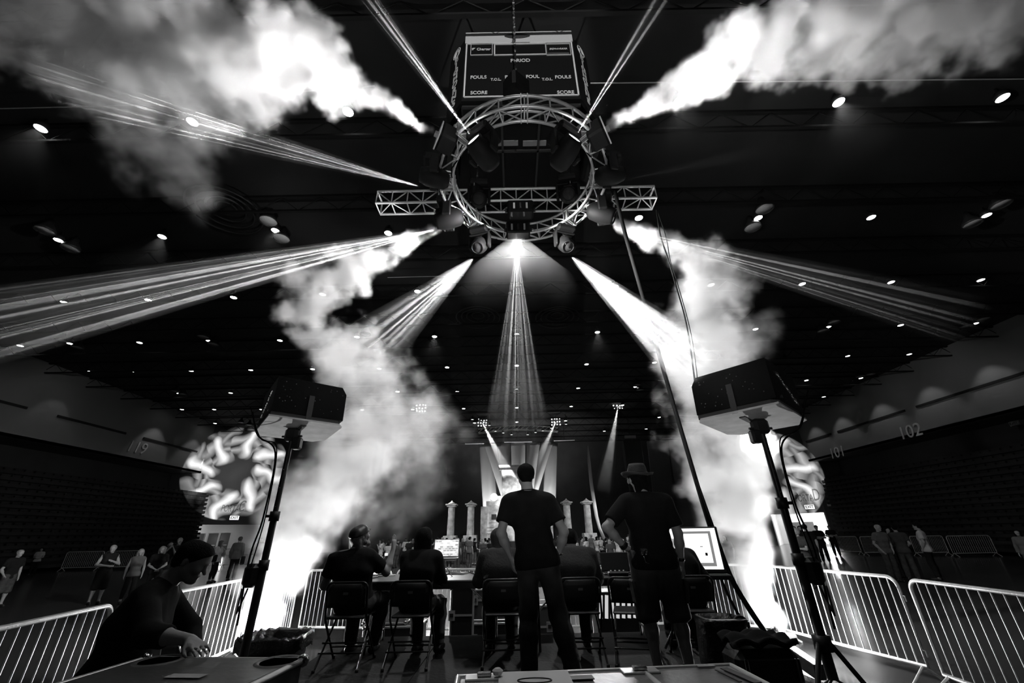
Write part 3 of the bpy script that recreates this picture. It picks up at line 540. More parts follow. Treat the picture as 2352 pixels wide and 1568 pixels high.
# ---------------------------------------------------------------- moving heads
lens_on=emis('moving_head_lens',30); lens_off=mat('dark_glass',.03,.08,0,.1)
def head(px,py,z,aim,label,on=False,size=1.0,up=False,led=False,lens=False):
    p=at(px,py,z=z)
    if lens: p=p-(V(aim)-p).normalized()*.225*size
    r=root('moving_head',p,0,label,'moving light'); s=size
    d=(V(aim)-p).normalized(); yaw=math.atan2(d.y,d.x)-PI/2; qz=Matrix.Rotation(yaw,3,'Z'); sg=1 if up else -1
    # base box above (hanging), yoke arms, then the tilting head
    MB().box(p+V((0,0,-sg*.30*s)),(.36*s,.36*s,.13*s),qz,.03).build('base',mhb,r,True)
    mb=MB()
    for k in (-1,1): mb.box(p+qz@V((k*.185*s,0,-sg*.09*s)),(.055*s,.14*s,.34*s),qz,.02)
    mb.box(p+V((0,0,-sg*.22*s)),(.40*s,.16*s,.05*s),qz,.015); mb.build('yoke',mhb,r,True)
    qd=d.to_track_quat('Z','Y').to_matrix()
    MB().lathe([(.0,-.24*s),(.09*s,-.23*s),(.14*s,-.17*s),(.155*s,-.02*s),(.15*s,.1*s),(.125*s,.17*s),(.115*s,.21*s),(.1*s,.21*s),(.1*s,.18*s),(.0,.18*s)],p,qd,20).build('head',mhb,r,True)
    mb=MB(); 
    for k in range(4): mb.box(p+qd@V((0,.150*s,-.13*s+.05*k*s)),(.14*s,.02*s,.02*s),qd)
    mb.build('cooling_fins',mhb,r,True)
    MB().lathe([(.0,.205*s),(.09*s,.20*s),(.1*s,.19*s)],p,qd,20).build('lens',lens_on if on else lens_off,r,True)
    MB().tube([p+V((0,0,-sg*.36*s)),p+V((0,0,-sg*.46*s))],.03,8).build('clamp',alu,r,True)
    if led: MB().box(p+V((0,-.19*s,-sg*.30*s)),(.09,.01,.07),qz).build('display_panel',signw,r,True)
    return r
head(1085,317,6.75,Pz(830,-30,7.4),'moving head on the near left of the ring, lit lens aimed up left',True,1.1,lens=True)
head(1322,313,6.75,Pz(1535,-30,7.4),'moving head on the near right of the ring, lit lens aimed up right',True,1.1,lens=True)
head(997,408,6.9,Pz(250,232,7.6),'moving head on the left side of the ring',False,1.05)
head(1402,402,6.9,Pz(1760,345,7.8),'moving head on the right side of the ring',False,1.05)
head(1030,503,6.85,Pz(-120,770,4.8),'moving head on the rear left outside the ring',False,1.15)
head(1383,490,6.85,Pz(2230,735,4.2),'moving head on the rear right outside the ring',False,1.15)
head(1102,563,6.7,Pz(850,800,3.3),'moving head hanging below the rear left, aimed down left',False,1.0)
head(1298,560,6.7,Pz(1590,835,3.2),'moving head hanging below the rear right, aimed down right',False,1.0)
head(1100,458,7.45,at(1050,380,z=4),'moving head inside the rear left of the ring',False,1.05)
head(1305,447,7.45,at(1350,380,z=4),'moving head inside the rear right of the ring',False,1.05)
# tiny lit gobo squares under the near heads
for px,py,lab in ((1103,351,'small lit square indicator under the near left moving head'),(1301,343,'small lit square indicator under the near right moving head')):
    p=at(px,py,z=6.85); r=root('indicator_plate',p,R(25),lab,'indicator'); q=Matrix.Rotation(R(30),3,'Z'); MB().box(p,(.11,.09,.012),q).build('plate',signw,r,True); MB().lathe([(0,0),(.022,0),(.022,.01)],p+V((0,0,-.02)),None,12).build('aperture',ink,r,True); MB().tube([p,p+V((.0,.02,.2))],.012,6).build('stem',blkm,r,True)
# strobe / wash fixtures on the middle rear
for px,py,z,sz,lab in ((1195,482,7.3,(.5,.26,.3),'black ballast box on the straight truss at the centre'),(1190,528,7.0,(.46,.22,.3),'black wash light box at the rear centre of the ring')):
    p=at(px,py,z=z); r=root('wash_light',p,0,lab,'light fixture'); MB().box(p,sz,None,.03).build('housing',mhb,r,True)
    for k in (-1,1): MB().lathe([(0,-.02),(.04,-.02),(.04,.02),(0,.02)],p+V((k*(sz[0]/2+.02),0,0)),Matrix.Rotation(PI/2,3,'Y'),12).build('knob',blkm,r,True)
    for k in range(3): MB().box(p+V((-.12+.12*k,-sz[1]/2-.008,-.02)),(.035,.015,.14)).build('vent_slot',alu if k!=1 else blkm,r,True)
    MB().box(p+V((0,-.02,-sz[2]/2-.008)),(sz[0]*.85,sz[1]*.8,.012)).build('front_glass',lens_off if 'ballast' in lab else lens_off,r,True)
# fog jet guns on the ring
for px,py,z,aim,lab in ((1010,312,7.1,Pz(760,180,7.3),'fog jet gun on the upper left of the ring'),(1388,300,7.1,Pz(1620,160,7.3),'fog jet gun on the upper right of the ring'),(1012,506,6.95,Pz(800,620,6.4),'fog jet gun on the lower left of the ring'),(1396,492,6.95,Pz(1630,610,6.4),'fog jet gun on the lower right of the ring')):
    p=at(px,py,z=z); d=(V(aim)-p).normalized(); q=d.to_track_quat('Z','Y').to_matrix(); r=root('fog_jet',p,0,lab,'fog machine')
    MB().box(p+q@V((0,0,-.12)),(.34,.30,.26),q,.03).build('housing',mhb,r,True); MB().box(p+q@V((0,0,.02)),(.32,.28,.02),q).build('face_plate',mat('white_plate',.6,.5),r,True)
    MB().lathe([(.05,.0),(.045,.08),(.03,.08)],p,q,14).build('nozzle',alu,r,True); MB().tube([p+V((0,0,.1)),p+V((.1 if px<1200 else -.1,.06,.25))],.02,8).build('clamp',alu,r,True)
# cable wraps and loops on the ring
cabm=mat('black_cable',.004,.7,spec=.08)
for i,(a0,a1,r_) in enumerate(((.3,1.1,RO),(1.9,2.9,RO),(3.3,4.2,RI),(5.1,6.0,RI),(3.0,3.6,RO),(-.5,.2,RO))):
    pts=[rp_(r_+.03*math.sin(9*t),a0+(a1-a0)*t,z0+.02-.06*abs(math.sin(5*PI*t))+random.uniform(-.015,.015)) for t in [k/24 for k in range(25)]]
    tag(MB().tube(pts,.011,6).build('power_cable',cabm),'black power cable looped along the ring truss tubes','cable','cables looped along the ring truss')
# ---------------------------------------------------------------- scoreboard
SY=5.5
def sb(px,py,dy=0): return at(px,py,Y=SY-dy)
bm_=mat('scoreboard_black',.005,.6,0,.15,4,spec=.1); gm=mat('grey_sign_band',.4,.7,0,.08,30); wl=mat('grey_lettering',.45,.7,0,.05); 
tl=sb(1075,77); tr=sb(1303,77); bl=sb(1060,232); br=sb(1336,232)
sc=root('scoreboard',((bl.x+br.x)/2,SY+1.2,bl.z),0,'large four sided black scoreboard hanging above the ring','scoreboard')
xl=min(tl.x,bl.x); xr=max(tr.x,br.x); zb=bl.z; zt=tl.z; D=2.5
MB().prism([(xl,SY,zb),(xr,SY,zb),(xr,SY,zt),(xl,SY,zt)],(0,D,0)).build('cabinet',bm_,sc,True)
MB().box(((xl+xr)/2,SY-.012,(zt+sb(1190,99).z)/2),(xr-xl-.02,.02,zt-sb(1190,99).z)).build('top_band',gm,sc,True)
def frame(x0,y0,x1,y1,w_,name):    # pixel-box outline measured on the face
    a=sb(x0,y1); b=sb(x1,y0); mb=MB(); y=SY-.014; t=w_
    for c,d in ((((a.x+b.x)/2,y,b.z),(b.x-a.x+t,.02,t)),(((a.x+b.x)/2,y,a.z),(b.x-a.x+t,.02,t)),((a.x,y,(a.z+b.z)/2),(t,.02,b.z-a.z)),((b.x,y,(a.z+b.z)/2),(t,.02,b.z-a.z))): mb.box(c,d)
    mb.build(name,wl,sc,True)
fx0=sb(1076,102).x; zt2=sb(1190,100).z; zb2=sb(1190,222).z; X0=xl+.05; X1=xr-.05
mb=MB()
for c,d in ((((X0+X1)/2,SY-.014,zt2),(X1-X0,.02,.035)),(((X0+X1)/2,SY-.014,zb2),(X1-X0,.02,.035)),((X0,SY-.014,(zt2+zb2)/2),(.035,.02,zt2-zb2)),((X1,SY-.014,(zt2+zb2)/2),(.035,.02,zt2-zb2))): mb.box(c,d)
mb.build('face_border',wl,sc,True)
frame(1136,101,1253,128,.03,'display_frame'); frame(1081,101.5,1131,128,.012,'panel_frame'); frame(1256,101.5,1308,128,.012,'panel_frame')
def st(s,px,py,size,nm='lettering',sx=.78,m=None,shear=0,bold=.003): p=sb(px,py); p.y=SY-.02; text(s,p,FRONT,size,m or wl,sc,nm,.004,shear,bold,sx)
st('PERIOD',1195,141,.17); st('FOULS',1099,179.5,.16); st('T.O.L.',1139,184.5,.12); st('PLAYER  FOUL',1199,178.5,.155); st('T.O.L.',1257,184,.12); st('FOULS',1293,179,.16); st('SCORE',1100,215,.155); st('SCORE',1299,214,.155)
st('Charter',1111,115,.13); st('SIGN•A•RAMA',1282,114,.085,shear=.25,bold=.002)
p=sb(1087,115); MB().prism([(p.x-.03,SY-.02,p.z-.04),(p.x+.0,SY-.02,p.z-.04),(p.x+.01,SY-.02,p.z+.0),(p.x+.04,SY-.02,p.z+.02),(p.x+.05,SY-.02,p.z+.05),(p.x-.01,SY-.02,p.z+.05),(p.x-.04,SY-.02,p.z+.02),(p.x-.02,SY-.02,p.z+.0)],(0,-.004,0)).build('logo_mark',wl,sc,True)
for yy in (104,126.5,124): 
    a=sb(1258,yy); b=sb(1307,yy); MB().box(((a.x+b.x)/2,SY-.018,a.z),(b.x-a.x,.006,.015)).build('sign_rule',mat('dim_rule',.12,.7),sc,True)
p=sb(1188,85); mb=MB(); mb.prism([(p.x+.29*math.cos(t)*(1 if abs(math.cos(t))<.93 else 1.06),SY-.024,p.z+.105*math.sin(t)) for t in [k*PI/14 for k in range(28)]],(0,-.006,0)); mb.build('oval_logo',ink,sc,True)
st('miLkeep',1187,82.5,.07,'logo_lettering',1.3,mat('dim_rule',.12,.7),.1); st('DAKTRONICS',1195,100,.045,'maker_plate',1.6)
p=sb(1192,87.5); mb=MB()
for k in range(12): mb.box((p.x-.17+.03*k,SY-.032,p.z-.01+.008*math.sin(k*2.3)),(.008,.004,.022+.01*(k%3)))
mb.build('logo_script',mat('dim_rule',.12,.7),sc,True)
# chamfered corner panels with vertical letters
for sgn,xx in ((-1,xl),(1,xr)):
    a=V((xx,SY,zb)); b=V((xx+sgn*.42,SY+.5,zb)); h=V((0,0,zt-zb-.25)); th=V((0,.1,0)); MB().prism([a,b,b+h,a+h],th).build('corner_panel',bm_,sc,True)
    MB().prism([b,V((b.x,SY+D-.3,zb)),V((b.x,SY+D-.3,zb))+h,b+h],(-.1*sgn,0,0)).build('side_panel',bm_,sc,True)
    u=(b-a).normalized()*sgn; n=V((-u.y,u.x,0)); n=n if n.y<0 else -n; c=(a+b)/2+n*.02
    for k,ch in enumerate('BIGHORNS'): 
        p=c+V((0,0,(zt-zb)*.74-k*.235)); text(ch,p,(u,(0,0,1),n),.27,mat('panel_lettering',.36,.7),sc,'side_letter',.004,bold=.012)
    p=c+V((0,0,(zt-zb)*.74+.27)); q=Matrix([u,(0,0,1),n]).transposed(); MB().tube([p+q@V((.15*math.cos(k*PI/12),.15*math.sin(k*PI/12),0)) for k in range(24)],.012,5,closed=True).tube([p+q@V((.09*math.cos(k*PI/5),.09*math.sin(k*PI/5*1.7),0)) for k in range(10)],.012,5).build('round_emblem',wl,sc,True)
# underside frames and strip windows
for (x0,y0,x1,y1,nm) in ((1120,322,1190,335,'underside_panel'),(1201,322,1255,335,'underside_panel')):
    a=at(x0,y1,z=zb-.01); b=at(x1,y0,z=zb-.01); MB().box(((a.x+b.x)/2,(a.y+b.y)/2,zb-.012),(b.x-a.x,abs(b.y-a.y),.02)).build(nm,mat('dull_strip',.16,.6),sc,True)
for x in (.33,.66): MB().box((xl+(xr-xl)*x,SY+D/2,zb-.03),(.05,D,.06)).build('underside_rail',blkm,sc,True)
for y in (.05,.5,.97): MB().box(((xl+xr)/2,SY+D*y,zb-.03),(xr-xl,.05,.06)).build('underside_rail',blkm,sc,True)
for x in (xl+.3,xr-.3):
    for y in (SY+.3,SY+D-.3): MB().tube([(x,y,zt),(x,y,CE)],.03,6).build('hanging_rod',blkm,sc,True)
# cable bundle sweeping from the ring down to the right jet, and the dropped cables beside it
def swag(pts,r,lab,nm='cable_bundle',m=None,n=10):
    P=[V(p) for p in pts]; out=[]
    for i in range(len(P)-1):
        p0=P[max(i-1,0)];p1=P[i];p2=P[i+1];p3=P[min(i+2,len(P)-1)]
        for k in range(n):
            t=k/n; out.append(.5*((2*p1)+(p2-p0)*t+(2*p0-5*p1+4*p2-p3)*t*t+(3*p1-p0-3*p2+p3)*t**3))
    out.append(P[-1]); o=MB().tube(out,r,8).build(nm,m or cabm); return tag(o,lab,'cable')
swag([at(1413,440,z=7.1),at(1437,540,z=6.2),at(1482,700,z=5.0),at(1530,870,z=3.9),at(1580,1040,Y=6.3),at(1625,1190,Y=6.2),at(1660,1290,Y=6.2),at(1722,1400,Y=6.3),at(1778,1475,Y=6.3),at(1800,1492,z=.06)],.035,'thick black cable bundle sweeping from the ring down to the floor on the right')
swag([at(1590,1080,Y=6.2),at(1632,1220,Y=6.0),at(1650,1310,Y=6.0),at(1690,1400,Y=6.0),at(1735,1462,Y=6.2)],.018,'thinner black cable splitting off the bundle towards the fog jet')
swag([at(1600,1100,Y=6.1),at(1650,1240,Y=5.9),at(1690,1340,Y=5.9),at(1760,1450,Y=6.1),at(1795,1500,z=.05)],.014,'outermost thin black cable beside the bundle')
swag([at(1508,482,z=7.3),at(1517,540,z=6.6),at(1533,590,z=6.2),at(1548,640,z=5.8),at(1580,760,z=5.0),at(1606,960,z=3.4)],.014,'pair of thin cables dropping from the right end of the straight truss')
swag([at(1510,484,z=7.3),at(1530,545,z=6.55),at(1540,600,z=6.15),at(1556,650,z=5.8),at(1590,780,z=4.9),at(1612,960,z=3.4)],.008,'very thin cable dropping beside the truss end pair')
RZ=.48
# ---------------------------------------------------------------- deck of the control area
dk=root('deck_riser',(0,4,0),0,'low black carpeted riser under the control desk chairs','riser'); 
for i,(a,b) in enumerate(((-2.25,-1.0),(-1.0,.6),(.6,2.3))):
    for j,(c,d) in enumerate(((.6,3.6),(3.6,6.43))):
        MB().box(((a+b)/2,(c+d)/2,RZ-.02),(b-a-.008,d-c-.008,.04)).build('deck_panel',carpet,dk,True)
MB().box((.02,3.5,.21),(4.5,5.8,.40)).build('deck_frame',blkm,dk,True)
# ---------------------------------------------------------------- folding tables
tabm=mat('dark_table_top',.05,.35,0,.3,4,spec=.5)
def table(x0,x1,y0,y1,label):
    r=root('folding_table',((x0+x1)/2,(y0+y1)/2,RZ),0,label,'table'); z=RZ+.72; cx=(x0+x1)/2; cy=(y0+y1)/2
    MB().box((cx,cy,z-.015),(x1-x0,y1-y0,.03),None,.008).build('tabletop',tabm,r,True)
    MB().box((cx,y0+.02,z-.06),(x1-x0-.04,.02,.06)).box((cx,y1-.02,z-.06),(x1-x0-.04,.02,.06)).box((x0+.02,cy,z-.06),(.02,y1-y0-.04,.06)).box((x1-.02,cy,z-.06),(.02,y1-y0-.04,.06)).build('apron',blkm,r,True)
    for x,s in ((x0+.25,1),(x1-.25,-1)):
        for y in (y0+.12,y1-.12): MB().tube([(x,y,z-.04),(x,y,RZ)],.014,8).build('leg',blkm,r,True)
        MB().tube([(x,y0+.12,RZ+.12),(x,y1-.12,RZ+.12)],.012,6).build('leg_rail',blkm,r,True); MB().tube([(x,cy,RZ+.32),(x+s*.4,cy,z-.05)],.012,6).build('brace',alu,r,True)
    return r
table(-1.98,-.02,5.42,6.36,'dark folding table holding papers, left of the standing viewer'); table(.0,1.84,5.42,6.36,'dark folding table holding laptops, right of the standing viewer')
TZ=RZ+.72
def desk(px,py): p=at(px,py,z=TZ); return V((min(max(p.x,-1.85),1.7),min(p.y,6.22),TZ))
# ---------------------------------------------------------------- folding chairs
chm=mat('black_chair_metal',.016,.35,.2,.2,10,spec=.6); chp=mat('black_chair_seat',.012,.5,0,.3,10)
def make_chair(loc,rz,label,group):
    r=root('folding_chair',loc,rz,label,'chair',group)
    for s in (-1,1):
        x=s*.215
        MB().tube([(x,-.16,.50),(x*1.02,.04,.40),(x*1.05,.22,.0)] if False else [(x*.98,-.215,.62),(x,-.17,.42),(x*1.04,.24,.0)],.011,8).build('leg',chm,r)       # front leg runs up to the back frame
        MB().tube([(x*.9,.10,.40),(x*1.0,-.27,.0)],.011,8).build('leg',chm,r)
        MB().lathe([(.0,-.005),(.016,-.005),(.016,.02),(0,.02)],(x*1.04,.24,.005),None,8).build('foot_cap',rubber,r); MB().lathe([(.0,-.005),(.016,-.005),(.016,.02),(0,.02)],(x,-.27,.005),None,8).build('foot_cap',rubber,r)
    pts=[(-.215,-.215,.60)]+[(-.215+.06*(1-math.cos(t)),-.245,.70+.06*math.sin(t)) for t in [k*PI/10 for k in range(6)]]+[(.155+.06*math.sin(t),-.245,.70+.06*math.cos(t)) for t in [k*PI/10 for k in range(6)]]+[(.215,-.215,.60)]
    MB().tube(pts,.011,8).build('back_frame',chm,r)
    n=8; vs=[];fs=[]
    for j in range(5):
        for i in range(n+1):
            x=-.2+.4*i/n; z=.53+.215*j/4; lim=.2-(.05 if j==4 else 0); vs.append((max(-lim,min(lim,x)),-.222-.03*(j/4)-.025*math.cos(x*7.5),z))
    for j in range(4):
        for i in range(n): fs.append((j*(n+1)+i,j*(n+1)+i+1,(j+1)*(n+1)+i+1,(j+1)*(n+1)+i))
    b=MB().add(vs,fs,True).build('backrest',chp,r); md=b.modifiers.new('s','SOLIDIFY'); md.thickness=.012
    MB().box((0,-.272,.66),(.05,.004,.022)).build('maker_plate',mat('dull_strip',.16,.6),r)
    MB().box((0,.0,.435),(.40,.39,.025),None,.02).build('seat',chp,r)
    MB().tube([(-.22,-.20,.14),(.22,-.20,.14)],.009,6).build('stretcher',chm,r); MB().tube([(-.215,-.15,.215),(.215,-.15,.215)],.009,6).build('stretcher',chm,r); MB().tube([(-.215,.12,.13),(.215,.12,.13)],.009,6).build('stretcher',chm,r)
    return r
ch=[(-1.80,5.18,0,'folding chair under the bearded man with raised hand'),(-1.12,5.18,0,'folding chair under the long haired woman'),(-.14,5.18,0,'folding chair half hidden behind the standing man in jeans'),(.67,5.18,0,'folding chair under the man in the hooded top'),(1.24,5.12,-.25,'empty folding chair angled beside the hat wearer'),(1.87,5.15,-.1,'folding chair under the hunched person before the big monitor')]
c0=None
for x,y,rz,lab in ch:
    if c0 is None: c0=make_chair((x,y,RZ),rz,lab,'black folding chairs along the control desk')
    else: dup(c0,(x,y,RZ),rz,lab)
dup(c0,(-3.5,4.55,0),R(176),'black folding chair on the floor beyond the leaning person','black folding chairs off the riser')
# ---------------------------------------------------------------- things on the tables
scr=bpy.data.materials.new('screen_page'); scr.use_nodes=True; N,L,M=nodes(scr.node_tree); b=scr.node_tree.nodes['Principled BSDF']; tc=N('ShaderNodeTexCoord')
br_=N('ShaderNodeTexBrick'); L(tc.outputs['Object'],br_.inputs['Vector']); br_.inputs['Color1'].default_value=(.12,.12,.12,1); br_.inputs['Color2'].default_value=(1,1,1,1); br_.inputs['Mortar'].default_value=(1,1,1,1); br_.inputs['Scale'].default_value=11; br_.inputs['Mortar Size'].default_value=.03; br_.inputs['Bias'].default_value=.2
mp=N('ShaderNodeMapping'); L(tc.outputs['Object'],mp.inputs[0]); mp.inputs['Rotation'].default_value=(PI/2,0,0); L(mp.outputs[0],br_.inputs['Vector'])
b.inputs['Base Color'].default_value=(.02,.02,.02,1); L(br_.outputs[0],b.inputs['Emission Color']); b.inputs['Emission Strength'].default_value=1.05
scw=emis('white_screen',1.15,True); silver=mat('silver_laptop',.4,.4,.5,.1); keym=mat('dark_keys',.03,.6)
def laptop(c,w_,d_,h_,rz,label,sm,bodym,tilt=12,keys=True):
    r=root('laptop',c,rz,label,'laptop'); MB().box((0,0,.01),(w_,d_,.02),None,.006).build('base',bodym,r)
    if keys: MB().box((0,.02,.0225),(w_*.85,d_*.45,.004)).build('keyboard',keym,r)
    q=Matrix.Rotation(R(-tilt),3,'X'); l=MB().box(q@V((0,0,h_/2))+V((0,d_/2,.02)),(w_,.012,h_),q,.005).build('lid',bodym,r)
    s=MB().box((0,0,0),(w_*.94,.003,h_*.90)).build('screen',sm,r); s.location=q@V((0,-.008,h_/2))+V((0,d_/2,.02)); s.rotation_euler=(R(-tilt),0,0); return r
p=at(1022,1284,Y=5.95); lp=laptop((p.x,5.95,p.z),.34,.24,.22,R(3),'open laptop raised on a stand with a busy bright screen',scr,silver)
ls=root('laptop_stand',(p.x,5.95,TZ),0,'thin metal stand holding the raised laptop','stand'); MB().tube([(-.12,-.1,0),(.0,0,.13),(.12,-.1,0)],.006,6).tube([(0,.1,0),(0,0,.13)],.006,6).build('legs_frame',alu,ls); MB().box((0,0,p.z-TZ-.01),(.28,.2,.012)).tube([(0,0,.12),(0,0,p.z-TZ-.01)],.012,6).build('tray',alu,ls)
p=at(842,1290,Y=6.0); laptop((p.x,5.85,TZ+.0),.36,.24,.24,R(-8),'laptop with a white page screen in front of the bearded man',scr,silver)
p=at(1300,1290,Y=5.9); laptop((p.x-.02,5.85,TZ),.42,.25,.30,R(4),'laptop with a busy plan on screen in front of the hooded top',scr,silver)
p=at(1417,1320,Y=5.8); laptop((p.x,5.75,TZ),.36,.24,.22,R(-4),'closed looking dark laptop standing open with a black screen',lens_off,blk)
mr=root('mixer_box',(at(1420,1332,Y=5.55).x,5.52,TZ),0,'small black box with a row of silver knobs','mixer'); MB().box((0,0,.025),(.24,.12,.05),None,.015).build('body',blk,mr)
for k in range(4): MB().lathe([(.009,0),(.009,.012),(0,.012)],(-.08+.05*k,0,.05),None,10).build('knob',alu,mr)
def sheets(px,py,n,w_,d_,label,m=paper,nm='paper_sheet',z=None,Y=None):
    p=desk(px,py); r=root(nm,p,random.uniform(-.3,.3),label,'paper')
    mb=MB()
    for k in range(n): mb.box((random.uniform(-.01,.01),random.uniform(-.01,.01),.002+.004*k),(w_,d_,.002),Matrix.Rotation(random.uniform(-.15,.15),3,'Z'))
    mb.build('sheets',m,r); return r
sheets(1030,1309,3,.24,.17,'white papers on the desk right of the long haired woman'); sheets(1062,1311,5,.22,.2,'stack of curled white papers in front of the raised laptop'); sheets(1345,1318,2,.2,.2,'loose white papers on the desk right of the hooded top'); sheets(880,1322,2,.3,.16,'white sheet at the left end of the desk')
def lump(px,py,d,label,nm,cat,m=blk,Y=None,bev=.01):
    p=desk(px,py); r=root(nm,p,0,label,cat); MB().box((0,0,d[2]/2),d,None,bev).build('body',m,r); MB().box((d[0]*.2,-d[1]/2-.001,d[2]*.55),(d[0]*.2,.003,d[2]*.25)).build('panel',alu,r); return r
lump(1048,1316,(.16,.08,.03),'flat black adapter box beside the stacked papers','power_adapter','adapter'); lump(868,1311,(.16,.1,.05),'small black box with a lit edge near the left laptop','control_box','controller'); lump(888,1312,(.2,.12,.045),'low black box behind the left desk clutter','control_box','controller'); lump(830,1320,(.14,.1,.03),'dark mouse pad lump at the left desk end','control_box','controller'); lump(1380,1316,(.12,.1,.06),'shiny cluttered connector box beside the dark laptop','control_box','controller',alu)
ms=root('computer_mouse',desk(866,1322),0,'black mouse on the desk by the bearded man','mouse'); MB().lathe([(.03,0),(.034,.012),(.026,.026),(0,.032)],n=14).build('shell',blk,ms); 
wb=root('water_bottle',desk(889,1300),0,'capped water bottle behind the long haired woman','bottle'); MB().lathe([(.032,0),(.034,.02),(.034,.15),(.014,.19),(.014,.21),(0,.21)],n=16).build('body',mat('clear_plastic',.35,.2,0,.1),wb); MB().lathe([(.016,.2),(.016,.225),(0,.225)],n=12).build('cap',paper,wb)
dl=root('desk_lamp',desk(872,1309),0,'gooseneck desk lamp with a bright tip','lamp'); MB().tube([(0,0,0),(-.01,0,.1),(.02,0,.19),(.05,0,.24)],.006,6).build('gooseneck',alu,dl); MB().lathe([(0,.0),(.02,0),(.02,.03),(0,.03)],(.055,0,.235),None,10).build('lamp_head',signw,dl); MB().lathe([(.035,0),(.03,.01),(0,.01)],n=12).build('base',blk,dl)
swag([at(1075,1313,z=TZ+.01),at(1090,1318,z=TZ+.01),at(1120,1322,z=TZ+.01),at(1160,1318,z=TZ+.01)],.006,'thin black lead lying along the desk right of the papers')
# ---------------------------------------------------------------- road cases
lam=mat('grey_case_laminate',.10,.45,0,.4,3,.1); lamd=mat('dark_case_laminate',.02,.4,0,.3,3,spec=.5)
def road_case(c,d,rz,label,m=lamd,latches=((-.25,),(.25,)),lid=.35,hand=True):
    r=root('road_case',c,rz,label,'road case'); w_,l_,h_=d; MB().box((0,0,h_/2),d,None,.006).build('body',m,r)
    for sx in (-1,1):
        for sy in (-1,1): MB().box((sx*(w_/2-.012),sy*(l_/2-.012),h_/2),(.03,.03,h_),None,.005).build('edge_rail',alu,r)
    for z in (.015,h_-.012):
        MB().box((0,-l_/2+.01,z),(w_,.028,.028),None,.004).build('edge_rail',alu,r); MB().box((0,l_/2-.01,z),(w_,.028,.028),None,.004).build('edge_rail',alu,r)
        for sx in (-1,1): MB().box((sx*(w_/2-.01),0,z),(.028,l_,.028),None,.004).build('edge_rail',alu,r)
    for sx in (-1,1):
        for sy in (-1,1):
            for z in (.02,h_-.02): MB().lathe([(0,-.034),(.024,-.024),(.034,0),(.024,.024),(0,.034)],(sx*(w_/2-.012),sy*(l_/2-.012),z),None,10).build('ball_corner',chrome,r)
    MB().box((0,-l_/2-.002,h_*(1-lid)),(w_-.05,.008,.025)).build('valance_strip',alu,r)
    for (x,) in latches:
        MB().box((x*w_,-l_/2-.006,h_*(1-lid)),(.09,.012,.12)).build('latch_dish',alu,r); MB().box((x*w_,-l_/2-.014,h_*(1-lid)+.005),(.05,.01,.045)).build('latch_wing',chrome,r)
    if hand: MB().box((0,-l_/2-.004,h_*.3),(.14,.01,.12)).build('handle_dish',lamd,r); MB().tube([(-.05,-l_/2-.01,h_*.3),(-.04,-l_/2-.03,h_*.3),(.04,-l_/2-.03,h_*.3),(.05,-l_/2-.01,h_*.3)],.007,6).build('handle',chrome,r)
    return r
road_case((at(1061,1400,Y=6.75).x,7.0,0),(.34,.5,1.0),0,'tall narrow black road case under the desk',latches=((-.42,),))
road_case((at(1118,1400,Y=6.9).x+.05,7.05,0),(.72,.5,.55),0,'low wide black road case under the middle of the desk',latches=((-.3,),)); 
road_case((at(1118,1400,Y=6.9).x+.05,7.05,.56),(.72,.5,.40),0,'grey road case stacked on the low wide one',m=lam,latches=((-.3,),),hand=False)
road_case((at(905,1400,Y=6.9).x,7.1,0),(.8,.5,.52),0,'black road case with bright rims under the left end of the desk',latches=((-.3,),(.3,)))
wp=mat('white_case_panel',.38,.6,0,.2)
road_case((at(893,1370,Y=7).x,7.15,.53),(.62,.5,.45),0,'pale road case stacked under the left end of the desk',m=wp,latches=((.3,),),hand=False)
road_case((at(1240,1400,Y=6.9).x,7.05,0),(.5,.5,.75),0,'dark road case seen between the legs of the standing man',m=lam)
rk=root('lit_rack',(at(1412,1375,Y=6.9).x,6.95,.0),0,'bright striped rack of slots behind the empty chair','rack'); MB().box((0,0,.45),(.62,.4,.9),None,.01).build('frame',blkm,rk)
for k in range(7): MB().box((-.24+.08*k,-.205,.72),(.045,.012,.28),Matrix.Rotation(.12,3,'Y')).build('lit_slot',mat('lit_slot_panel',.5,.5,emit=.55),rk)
for k in range(7): MB().box((-.24+.08*k,-.205,.30),(.045,.012,.22)).build('slot',mat('white_case_panel',.38,.6),rk)
# near left case with two round recesses and a tape label
lc=root('road_case',(-1.45,1.72,RZ),0,'near left road case with two round dish recesses on its dark lid','road case'); ctop=1.13-RZ; w_,l_=.82,1.55
mv=[at(190,1568,z=1.13),at(335,1508,z=1.13),at(697,1511,z=1.13),at(611,1568,z=1.13)]
A,Bc=V((mv[1].x,mv[1].y,0)),V((mv[2].x,mv[2].y,0)); uu=(Bc-A).normalized(); W_=(Bc-A).length; dn_=V((uu.y,-uu.x,0)); 
def lcp(s,t,z): return A+uu*s+dn_*t+V((0,0,z))
qc=Matrix([uu,V((-uu.y,uu.x,0)),ZV]).transposed(); Lc=1.5
MB().box(lcp(W_/2,Lc/2,(RZ+1.12)/2),(W_,Lc,1.12-RZ),qc,.01).build('body',lamd,lc,True); ltop=mat('worn_dark_lid',.035,.38,0,.6,4,.1,spec=.6)
MB().box(lcp(W_/2,Lc/2,1.125),(W_-.03,Lc-.03,.012),qc,.003).build('lid_panel',ltop,lc,True)
for s,e in (((0,0),(W_,0)),((0,0),(0,Lc)),((W_,0),(W_,Lc)),((0,Lc),(W_,Lc))):
    a=lcp(*s,1.12); b2=lcp(*e,1.12); MB().tube([a,b2],.014,6).build('edge_rail',alu,lc,True)
